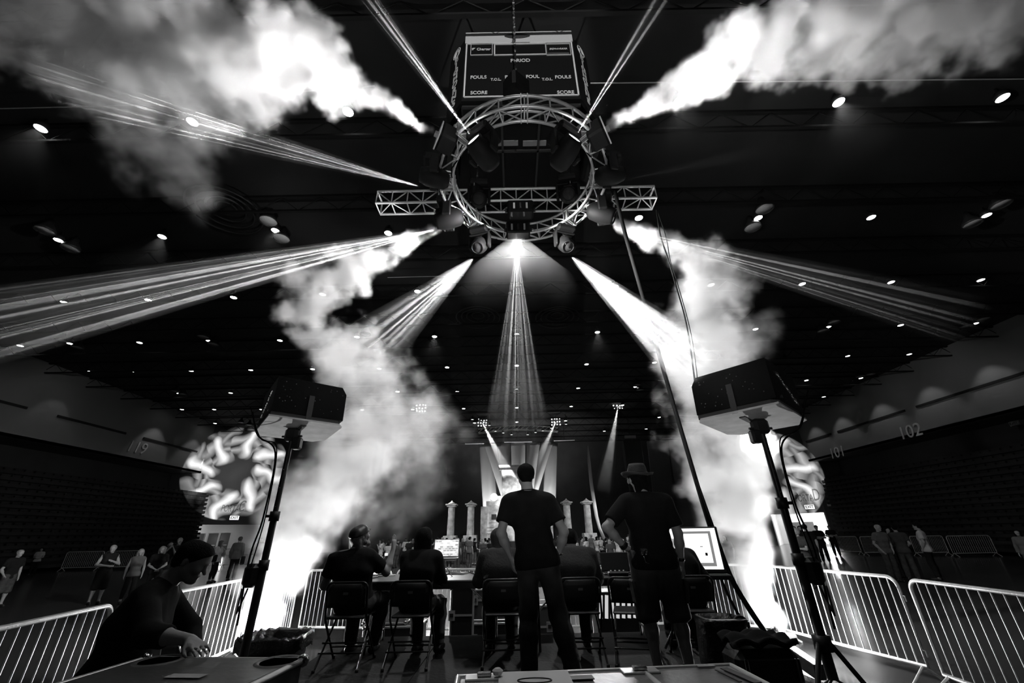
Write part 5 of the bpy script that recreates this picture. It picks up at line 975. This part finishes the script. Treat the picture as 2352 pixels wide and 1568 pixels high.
    body=link('person',B.mesh(h),skinm or skin); body.location=loc; body.rotation_euler=(0,0,rz); body.scale=(sc,)*3; tag(body,label,'person',group)
    topm=topm or darkfab; botm=botm or denim; hairm=hairm or hair
    # shirt
    if top:
        T=SDF(); g=.014 if det else .018; zc=[(J['nk']+upv*(.018+neck),upv)]
        if top=='hood': g+=.012
        hem=J['pel']-upv*(.10 if base is STAND else .05); torso(T,g,[(hem,-upv)]+zc)
        if base is STAND: T.cap(lerp(J['hl'],J['hr'],.1)-upv*.04-fd*.02,lerp(J['hl'],J['hr'],.9)-upv*.04-fd*.02,.112*fat+g,None,.05,[(hem,-upv)])
        for sd in 'lr':
            s_,e,w_=J['s'+sd],J['e'+sd],J['w'+sd]; sl=(sleeve or {}).get(sd) if sleeve else None
            if sl is None: sl={'tee':.68,'tank':0,'long':1.95,'hood':1.95}.get(top,.68)
            if sl<=0: continue
            if sl<1: d=(e-s_).normalized(); c=s_+(e-s_)*sl; T.cap(s_-upv*.005,e,.066+g*.9,.062+g*.9,.035,[(c,d)]+zc)
            else: d=(w_-e).normalized(); c=e+(w_-e)*(sl-1); T.cap(s_,e,.058+g,.048+g,.035,zc); T.cap(e,w_,.047+g,.036+g,.03,[(c,d)])
        if top=='hood': 
            nb_=J['nk']-fd*.05-upv*.015; T.cap(nb_-rt*.08,nb_+rt*.08,.062,.062,.04); T.cap(nb_-upv*.05,nb_-upv*.13-fd*.02,.075,.035,.05)
        link({'tee':'t_shirt','tank':'tank_top','long':'long_sleeved_shirt','hood':'hooded_top'}[top],T.mesh(h,.003 if det else .0),topm,body)
    if bot:
        T=SDF(); waist=J['pel']+upv*(.045 if base is STAND else .03)
        lo_={'jeans':1.9,'shorts':1.12,'skirt':.75,'leggings':1.85}[bot]; g={'jeans':.016,'shorts':.034,'skirt':.03,'leggings':.008}[bot]
        cl=[(waist,upv)]; T.cap(J['hl']+(J['hr']-J['hl'])*.08-fd*.02,J['hr']-(J['hr']-J['hl'])*.08-fd*.02,.112*fat+.012,None,.06,cl)
        for sd in 'lr':
            a,kx,an=J['h'+sd],J['k'+sd],J['a'+sd]
            if lo_<1: c=a+(kx-a)*lo_; T.cap(a,kx,.09*fat+g,.085+g,.06,[(c,(kx-a).normalized())]+cl)
            elif lo_<1.5: d=(an-kx).normalized(); T.cap(a,kx,.086*fat+g,.070+g,.04,cl); T.cap(kx,an,.070+g,.075+g,.04,[(kx+(an-kx)*(lo_-1),d)]+cl)
            else: d=(an-kx).normalized(); T.cap(a,kx,.088*fat+g*.8,.062+g,.04,cl); m=lerp(kx,an,.32)+(-fd if abs(d.z)>.5 else V((0,0,-1)))*.014; T.cap(kx,m,.062+g,.064+g,.04,cl); T.cap(m,an,.064+g,(.054 if bot=='jeans' else .036)+g,.04,[(kx+(an-kx)*(lo_-.9 if bot=='jeans' else lo_-1),d)]+cl)
        if bot=='skirt' : pass
        link({'jeans':'trousers','shorts':'shorts','skirt':'skirt','leggings':'leggings'}[bot],T.mesh(h,.0035 if det else 0),botm,body)
    if shoes:
        for sd in 'lr':
            T=SDF(); an=J['a'+sd]; f_=fdir[sd]; z0_=an.z-.087; T.cap(an-V((0,0,.02)),an-f_*.04-V((0,0,.045)),.043,.042,.03); T.cap(an+f_*.02-V((0,0,.035)),an+f_*.165-V((0,0,.055)),.045,.036,.03)
            link('shoe',T.mesh(min(h,.016),0,14,[((an.x,an.y,z0_),(0,0,-1)),((an.x,an.y,an.z+.005),(0,0,1))]),shoe_m,body)
    # hair
    if hairs:
        T=SDF(); g=.006; n=HQ@V((0,.72,-.69)); cl=[(hp(0,.052,.034),n),(hp(0,0,-.062),HQ@V((0,0,-1)))]
        T.cap(hp(0,-.030,.032),hp(0,.024,.040),.083+g,.078+g,.02,cl); T.cap(hp(0,-.045,-.01),hp(0,-.05,-.05),.064,.05,.03,cl)
        for s_ in (-1,1): T.ball(hp(.079*s_,-.004,-.004),.021,.004,neg=True)
        if hairs in ('long','longloose','curly'):
            L_={'long':.25,'longloose':.36,'curly':.2}[hairs]
            for x_ in (-.07,-.035,0,.035,.07): T.cap(hp(x_,-.05+.03*abs(x_)/.06,.0),hp(x_*1.25,-.075+.03*abs(x_)/.06,-L_),.042,.022,.02)
            for s_ in (-1,1): T.cap(hp(.07*s_,.0,.03),hp(.085*s_,-.01,-L_*.8),.03,.02,.02)
        if hairs=='curly':
            for i in range(16): a_=i*2.4; T.ball(hp(.085*math.cos(a_),-.03+.05*math.sin(a_),-.04+.10*((i*7)%16)/16),.035,.015)
        if hairs=='pony': T.cap(hp(0,-.11,.02),hp(0,-.13,-.12),.026,.024,.02); T.cap(hp(0,-.13,-.12),hp(0,-.11,-.26),.024,.01,.02)
        if hairs=='shaggy':
            for i in range(9): x_=-.07+.0175*i; T.cap(hp(x_,-.06,-.02),hp(x_*1.2,-.085,-.10-.02*(i%3)),.03,.014,.015)
        link('hair',T.mesh(min(h,.018),.0015 if det else 0,60),hairm,body)
    if beard:
        T=SDF(); T.cap(hp(-.05,.02,-.06),hp(0,.075,-.095),.032,.034,.02); T.cap(hp(.05,.02,-.06),hp(0,.075,-.095),.032,.034,.02); T.ball(hp(0,.08,-.10),.034,.02); link('beard',T.mesh(min(h,.014),.002,70),hairm,body)
    if hat=='cap':
        T=SDF(); T.cap(hp(0,-.028,.036),hp(0,.022,.044),.096,.089,.02,[(hp(0,0,.035),HQ@V((0,0,-1)))]); 
        for x_ in (-.05,-.025,0,.025,.05): T.cap(hp(x_,.08,.045),hp(x_*.8,.155-abs(x_)*.6,.032),.009,.006,.012)
        link('cap',T.mesh(min(h,.012)),hatm or blk,body)
    if hat=='fedora':
        q=HQ@Matrix.Rotation(R(-6),3,'X'); c=hp(0,-.02,.045); mb=MB().lathe([(.150,-.012),(.163,.006),(.158,.010),(.128,-.004),(.104,.0),(.102,.03),(.092,.085),(.078,.112),(.045,.112),(.0,.095)],c,q,36); hh=mb.build('fedora',hatm or mat('felt_hat',.02,.8,0,.5,8,.2),body)
        for v in hh.data.vertices:
            l_=q.transposed()@(V(v.co)-c); 
            if l_.z>.06: l_.x*=1-.28*max(0,l_.y)/.1; 
            if l_.z<.03 and l_.xy.length>.12: l_.z+=.022*(l_.x/.16)**2
            v.co=c+q@l_
        MB().lathe([(.1035,.002),(.104,.028),(.101,.03)],c,q,36).build('hat_band',blk,body)
    if extra: extra(body,J,hp,fd,upv,rt)
    return body
# ---------------------------------------------------------------- people at the control desk
HF=.0095
def strap_lanyard(b,J,hp,fd,upv,rt):
    MB().tube([J['nk']+V((.062*math.sin(t),-.058*math.cos(t)-.005,.028-.01*math.cos(t))) for t in [-1.3+2.6*k/14 for k in range(15)]],.004,6).build('lanyard',mat('pale_cord',.3,.6),b)
def wrist_things(b,J,hp,fd,upv,rt):
    w_=J['wr']; d=(J['er']-w_).normalized(); q=d.to_track_quat('Z','Y').to_matrix(); MB().lathe([(.03,-.008),(.034,-.004),(.034,.006),(.03,.010)],w_+d*.03,q,16).build('bracelet',chrome,b); strap_lanyard(b,J,hp,fd,upv,rt)
k=1.05
person('standing person seen from behind in black t-shirt and dark jeans, hands in pockets',(.17,4.42,RZ),0,dict(pel=(.03,0,.97),che=(-.02,0,1.29),nk=(-.035,-.02,1.50),hd=(-.05,.02,1.665),sl=(-.225,-.015,1.42),sr=(.165,-.015,1.42),el=(-.30,-.07,1.15),er=(.29,-.07,1.15),wl=(-.215,.03,.945),wr=(.235,.03,.945),hl=(-.06,0,.94),hr=(.12,0,.93),kl=(-.06,.02,.51),kr=(.20,.0,.49),al=(-.07,-.02,.085),ar=(.30,-.10,.085)),h=HF,top='tee',bot='jeans',hairs='short',sc=k,fat=1.06,hands=dict(l=dict(dir=(.25,.1,-1),palm=(1,.3,0),curl=.5),r=dict(dir=(-.25,.1,-1),palm=(-1,.3,0),curl=.5)),ft=dict(r=(.4,1,0)),extra=wrist_things,fwd=(-.12,1,0))
def hatman(b,J,hp,fd,upv,rt):
    d=V((0,-.1,-1)); T=SDF()
    for x_ in (-.05,-.02,.015,.05): T.cap(hp(x_,-.075,-.03),hp(x_*.9,-.10,-.20-.02*abs(x_)*10),.03,.016,.015)
    link('long_hair',T.mesh(.012,.002,70),hair,b)
    MB().box(J['pel']+V((-.12,-.165,.03)),(.075,.02,.06),None,.01).build('keyring_pouch',mat('glossy_vinyl',.012,.22,0,.2,6,.6,spec=.7),b); MB().tube([J['pel']+V((-.13,-.17,.0)),J['pel']+V((-.12,-.175,-.05)),J['pel']+V((-.09,-.175,-.06))],.005,5).build('keyring',chrome,b)
    for s_,sd in ((-1,'l'),(1,'r')): MB().box(lerp(J['h'+sd],J['k'+sd],.62)+V((s_*.115,-.02,0)),(.03,.15,.19),Matrix.Rotation(s_*R(6),3,'Y'),.012).build('cargo_pocket',shortm,b)
    w_=J['wr']; dd=(J['er']-w_).normalized(); q=dd.to_track_quat('Z','Y').to_matrix(); MB().lathe([(.031,-.012),(.035,-.008),(.035,.010),(.031,.014)],w_+dd*.03,q,16).build('wrist_watch',blk,b)
    w_=J['wl']; dd=(J['el']-w_).normalized(); q=dd.to_track_quat('Z','Y').to_matrix(); MB().lathe([(.033,-.02),(.042,-.012),(.040,.018),(.033,.026)],w_+dd*.03,q,16,False).build('cord_bracelet',blk,b)
shortm=mat('dark_plaid_cotton',.06,.9,0,.6,11,.4,bscale=8)
person('standing person seen from behind in a felt hat, black t-shirt and cargo shorts',(1.33,4.42,RZ),0,dict(hd=(-.03,.05,1.625),nk=(0,-.02,1.47),pel=(0,0,.95),sl=(-.195,-.015,1.41),sr=(.20,-.015,1.41),el=(-.42,-.10,1.19),wl=(-.24,.0,1.015),er=(.265,-.03,1.13),wr=(.27,.03,.88),kl=(-.11,.02,.50),kr=(.15,.02,.50),al=(-.10,-.02,.085),ar=(.17,-.03,.085)),h=HF,top='tee',bot='shorts',botm=shortm,hairs='short',hat='fedora',sc=1.04,fat=1.14,beard=True,sleeve=dict(l=.78,r=.80),hands=dict(l=dict(dir=(.75,.45,-.35),palm=(.6,.5,.4),curl=.35,spread=1.2),r=dict(dir=(.05,.05,-1),palm=(-1,.2,0),curl=.45)),fwd=(-.3,1,.12),extra=hatman)
# leaning man
def lean(b,J,hp,fd,upv,rt): strap_lanyard(b,J,hp,fd,upv,rt)
lb=V((-2.45,2.95,0))
def W(p): return V(p)-lb
hk=at(483,1500,z=1.135)
person('dark clothed person leaning with one hand on the near left road case',lb,0,dict(pel=W((-2.30,2.88,.95)),che=W((-2.33,2.94,1.21)),nk=W((-2.30,3.00,1.43)),hd=W((-2.17,3.02,1.55)),sl=W((-2.40,3.18,1.35)),sr=W((-2.25,2.83,1.35)),el=W((-2.30,3.38,1.12)),wl=W((-2.12,3.26,.92)),er=W((-2.05,2.68,1.21)),wr=W((hk.x-.15,hk.y+.03,1.19)),hl=W((-2.30,2.98,.92)),hr=W((-2.32,2.80,.92)),kl=W((-2.26,3.05,.5)),kr=W((-2.36,2.8,.5)),al=W((-2.34,3.05,.085)),ar=W((-2.44,2.78,.085))),h=HF,top='long',sleeve=dict(l=1.6,r=1.45),bot='jeans',botm=darkfab,hairs='short',fwd=(.88,.22,-.45),up=(.45,.1,.88),hands=dict(r=dict(dir=(.8,-.35,-.25),palm=(0,0,-1),curl=.15,spread=1.25)),ft=dict(l=(1,.3,0),r=(1,.1,0)),extra=lean,fat=1.22,hairm=hair)
# seated row
gm_=.55
def sit(label,x,rz=0,y=5.20,**kw):
    kw.setdefault('h',.0115); return person(label,(x,y,RZ),rz,base=SIT,**kw)
sit('seated bearded person in a dark cap leaning back with one hand raised',-1.80,0,pose=dict(che=(-.03,-.06,.84),nk=(-.05,-.06,1.02),hd=(-.02,-.03,1.165),sl=(-.25,-.08,.96),sr=(.13,-.04,.97),er=(.27,.16,.80),wr=(.30,.24,1.03),el=(-.33,-.06,.70),wl=(-.22,.16,.66),kr=(.2,.38,.55),kl=(-.12,.4,.5)),top='tee',bot='jeans',hairs='shaggy',hairm=mat('mid_hair',.09,.5,0,.5,40,.5,bscale=120),hat='cap',beard=True,fwd=(.55,.75,.38),up=(-.15,-.35,.92),hands=dict(r=dict(dir=(.0,.05,1),palm=(-1,.3,0),curl=.15,spread=1.15)),fat=1.12,sc=1.02)
sit('seated person with shoulder length hair in a dark sweater, arms folded',-1.10,R(-8),pose=dict(el=(-.22,.14,.74),wl=(.05,.27,.80),er=(.22,.14,.74),wr=(-.05,.29,.78),hd=(0,.07,1.165)),top='long',bot='jeans',hairs='long',fem=True,fwd=(.25,1,.05))
sit('seated hooded person half hidden by the arm of the standing person in jeans',-.17,R(4),pose=dict(hd=(-.02,.12,1.13),nk=(0,.06,1.0)),top='hood',topm=mat('dark_fleece',.025,.95,0,.3,9,.3),bot='jeans',hairs='short',hat=None,fwd=(.2,1,-.15),fat=1.05,extra=lambda b,J,hp,fd,upv,rt: link('hood',SDF().cap(hp(0,-.03,.03),hp(0,.02,.04),.105,.10,.03,[(hp(0,.05,0),hp(0,1,0)-hp(0,0,0))]).cap(hp(0,-.06,-.05),hp(0,-.08,-.14),.075,.07,.04).mesh(.012),mat('dark_fleece',.025,.95,0,.3,9,.3),b))
sit('seated person with cropped hair in a dark hooded top looking at a laptop',.67,0,pose=dict(hd=(-.02,.14,1.115),nk=(0,.055,1.0)),top='hood',topm=mat('dark_fleece',.025,.95,0,.3,9,.3),bot='jeans',hairs='short',fwd=(-.15,1,-.35),up=(0,.3,.95),fat=1.1)
sit('hunched seated person in a dark top before the big monitor',1.87,R(-6),pose=dict(che=(0,.06,.82),nk=(-.04,.19,.95),hd=(-.08,.30,1.02),sl=(-.22,.16,.93),sr=(.16,.16,.93),wl=(-.2,.42,.76),wr=(.1,.42,.76)),top='long',bot='jeans',hairs='short',fwd=(-.3,.9,-.3),up=(0,.4,.9),fat=1.12)
# ---------------------------------------------------------------- people on the arena floor
def fl(px,py): p=at(px,py,z=0); return (p.x,p.y,0)
HM=.017
ARMX=dict(el=(-.27,.02,1.17),wl=(-.03,.20,1.20),er=(.27,.02,1.17),wr=(.05,.22,1.14)); POCK=dict(el=(-.28,-.05,1.16),wl=(-.2,.06,.95),er=(.28,-.05,1.16),wr=(.2,.06,.95)); HIP=dict(el=(-.36,-.06,1.18),wl=(-.19,.03,1.02))
def J_(**k): return k
def ang(x,y,tx,ty): return math.atan2(ty-y,tx-x)-PI/2
def facing(loc,tx,ty): return ang(loc[0],loc[1],tx,ty)
def floorp(label,foot,look,hcm,**kw):
    l=fl(*foot); return person(label,l,facing(l,*look),sc=hcm/178,**{'h':HM,**kw})
floorp('boy in a dark tank top and long shorts behind the near left barrier',(212,1388),(1,4),158,top='tank',bot='shorts',botm=darkfab,hairs='short',hairm=fair,pose=dict(el=(-.30,.02,1.17),wl=(-.06,.22,1.27),er=(.29,.02,1.17),wr=(.02,.22,1.13)),fwd=(.6,1,0))
floorp('child in a pale t-shirt walking far off on the left floor',(70,1320),(-10,0),140,top='tee',topm=whitef,bot='jeans',botm=darkfab,pose=dict(wl=(-.1,.18,1.08),wr=(.1,.18,1.1)))
floorp('blurred child in dark clothes at the left frame edge',(-12,1395),(4,10),150,top='tee',bot='shorts',hairs='short',hairm=fair,pose=dict(er=(.3,.0,1.15),wr=(.3,.2,1.0)))
floorp('girl with curly fair hair in a dark top clasping her hands behind the leaning person',(334,1383),(2,0),152,top='tee',bot='leggings',botm=darkfab,hairs='curly',hairm=fair,fem=True,pose=dict(wl=(-.04,.22,1.02),wr=(.04,.22,1.02)),fwd=(.3,1,0))
floorp('girl in a patterned sleeveless top just left of the leaning person',(283,1386),(2,0),146,top='tank',topm=greyf,bot='leggings',botm=darkfab,hairs='long',hairm=fair,fem=True)
floorp('person holding up a phone with both hands beyond the leaning person',(352,1372),(4,3),165,top='tee',bot='jeans',pose=dict(el=(-.22,.16,1.30),wl=(-.08,.24,1.52),er=(.22,.16,1.30),wr=(.06,.24,1.52)),hairs='short')
floorp('tall person in a black top with a white collar beyond the leaning person',(376,1362),(0,0),176,top='long',bot='jeans',hairs='short',hairm=fair,extra=lambda b,J,hp,fd,upv,rt: MB().box(J['nk']+V((0,.10,-.08)),(.14,.03,.05),None,.012).build('collar',whitef,b))
floorp('woman in a pale top with a dark bag over her shoulder near the left lobby',(483,1338),(-10,19.8),163,top='tee',topm=whitef,bot='leggings',botm=darkfab,hairs='longloose',hairm=mat('mid_hair',.09,.5,0,.5,40,.5,bscale=120),fem=True,fwd=(-.8,.6,0),extra=lambda b,J,hp,fd,upv,rt: MB().box((.26,.02,1.02),(.12,.30,.30),None,.03).tube([(.24,.0,1.17),(.16,.0,1.45)],.01,5).build('shoulder_bag',darkfab,b))
floorp('man in a grey shirt seen from behind near the left lobby, bag in hand',(528,1333),(-20,60),178,top='long',topm=greyf,bot='jeans',botm=darkfab,hairs='short',hairm=mat('mid_hair',.09,.5,0,.5,40,.5,bscale=120),extra=lambda b,J,hp,fd,upv,rt: MB().box((.32,.0,.78),(.10,.3,.34),None,.03).build('hand_bag',darkfab,b))
floorp('dark figure standing by the fog near the left lobby',(582,1318),(-4,0),172,top='long',bot='jeans',hairs='short')
# right side
floorp('bald man in a grey t-shirt with hands in his pockets, leftmost of three talking men',(2062,1336),(13,6),176,top='tee',topm=greyf,bot='jeans',hairs=None,pose=POCK)
floorp('man in a dark t-shirt between the bald man and the man in white',(2102,1333),(17,22),174,top='tee',topm=mat('charcoal_cotton',.035,.95,0,.3,9,.3),bot='jeans',hairs='short',pose=dict(wl=(-.14,.2,1.0),wr=(.14,.2,1.0)))
floorp('dark haired man in a white t-shirt, rightmost of three talking men',(2158,1332),(12,19),178,top='tee',topm=whitef,bot='jeans',botm=darkfab,hairs='short',pose=POCK,fwd=(.1,1,0))
floorp('woman with curly hair almost hidden behind the talking men',(2078,1326),(14,10),165,top='tee',bot='jeans',hairs='curly',fem=True)
floorp('woman in a dark t-shirt by the right stand looking up to the left',(1868,1350),(-2,9),168,top='tee',topm=mat('charcoal_cotton',.035,.95,0,.3,9,.3),bot='jeans',hairs='short',hairm=fair,fem=True,fwd=(.3,1,.3),pose=dict(wl=(-.1,.24,1.15),el=(-.22,.1,1.13)))
floorp('long haired girl seen in profile just left of the right stand',(1688,1330),(-2,12),150,top='tee',bot='jeans',hairs='longloose',fem=True,fwd=(.2,1,0))
floorp('man in a black cap and knee length shorts behind the right stand',(1882,1322),(20,40),182,top='tee',bot='shorts',botm=darkfab,hairs='short',hat='cap',fat=1.15)
floorp('bearded man in glasses behind the woman at the right stand',(1866,1310),(2,0),178,top='tee',bot='jeans',hairs='short',beard=True)
floorp('dark haired man half hidden behind the bearded man at the right stand',(1850,1303),(2,0),178,top='tee',bot='jeans',hairs='short')
floorp('man in a cap and printed black t-shirt before the right lobby',(1900,1292),(4,4),180,top='tee',bot='jeans',botm=darkfab,hairs='short',hat='cap',pose=ARMX,fat=1.1,extra=lambda b,J,hp,fd,upv,rt: MB().lathe([(0,0),(.05,0),(.05,.004),(0,.004)],(0,-.155,1.30),Matrix.Rotation(PI/2,3,'X'),16).build('shirt_print',mat('pale_print',.35,.8),b))
floorp('man with folded arms leaning back in the doorway light of the right lobby',(1926,1278),(2,4),180,top='tee',bot='jeans',botm=darkfab,hairs='short',pose=ARMX)
floorp('child with a fluffy fur collar at the right frame edge',(2392,1330),(6,9),150,top='long',topm=greyf,bot='jeans',hairs='curly',fem=True,pose=dict(el=(-.3,.05,1.2),wl=(-.42,.2,1.25)))
# crowd before the stage
VAR=[]
vs_=[dict(top='tee',topm=mat('charcoal_cotton',.035,.95,0,.3,9,.3),bot='jeans',hairs='longloose',hairm=fair,fem=True),dict(top='tank',bot='leggings',botm=greyf,hairs='pony',fem=True,pose=HIP),dict(top='tee',topm=greyf,bot='jeans',hairs='short'),dict(top='tee',bot='shorts',botm=darkfab,hairs='short',pose=ARMX),dict(top='long',topm=whitef,bot='leggings',botm=darkfab,hairs='longloose',fem=True,pose=ARMX),dict(top='tank',topm=greyf,bot='shorts',botm=denim,hairs='pony',hairm=fair,fem=True),dict(top='hood',topm=mat('charcoal_cotton',.035,.95,0,.3,9,.3),bot='jeans',hairs='short',hat='cap'),dict(top='tee',topm=whitef,bot='jeans',hairs='long',fem=True,pose=dict(el=(-.25,.1,1.2),wl=(-.1,.2,1.4)))]
LB=['dancer with long fair hair and a dark t-shirt in the crowd before the stage','dancer with a ponytail, tank top and grey leggings in the crowd before the stage','person in a grey t-shirt and jeans in the crowd before the stage','person in dark shorts with folded arms in the crowd before the stage','dancer in a white long sleeved top with folded arms in the crowd before the stage','dancer with a fair ponytail and short shorts in the crowd before the stage','person in a cap and hooded top in the crowd before the stage','dancer in a white t-shirt holding up one hand in the crowd before the stage']
for i,v in enumerate(vs_): VAR.append(person(LB[i],(0,0,0),0,h=.026,sc=.82,group=LB[i].replace('person','people',1).replace('dancer','dancers',1),**v))
used=[False]*8; r7=random.Random(11)
xs=[868,885,905,922,940,968,985,1003,1018,1035,1052,1066,1078,1092,1104,1118,1130,1262,1276,1290,1302,1316,1342,1356,1368,1380,1392,1405,1418,1430,1448,1462,1478]
for rowy,zf,off in ((1307,0,0),(1296,0,8),(1287,0,3)):
    for px in xs:
        if r7.random()<.22: continue
        p=at(px+off+r7.uniform(-5,5),rowy+r7.uniform(-3,3),z=0); i=r7.randrange(8); rz=r7.gauss(0,.7)+(PI if r7.random()<.3 else 0); s=r7.uniform(.74,.88)
        if not used[i]: VAR[i].location=p; VAR[i].rotation_euler=(0,0,rz); VAR[i].scale=(s,)*3; used[i]=True
        else: dup(VAR[i],p,rz,scale=s)
# ---------------------------------------------------------------- dim house light
for x,y,pw in ((-16,12,300),(16,12,300),(0,24,250),(-16,34,250),(16,34,250),(0,2,80)): lamp('SPOT','house_light',(x,y,CE-1.0),(x,y,0),pw,150,.9,.2)
lamp('AREA','added_rear_fill',(0,-6,6),(0,4.5,1.2),7,size=3)  # unseen area fill added behind the camera to lift dark backs
lamp('SPOT','added_board_fill',(0,-7,8.5),(.3,5.5,11.4),5500,22,.3,.1)  # unseen spot added so the scoreboard face shows
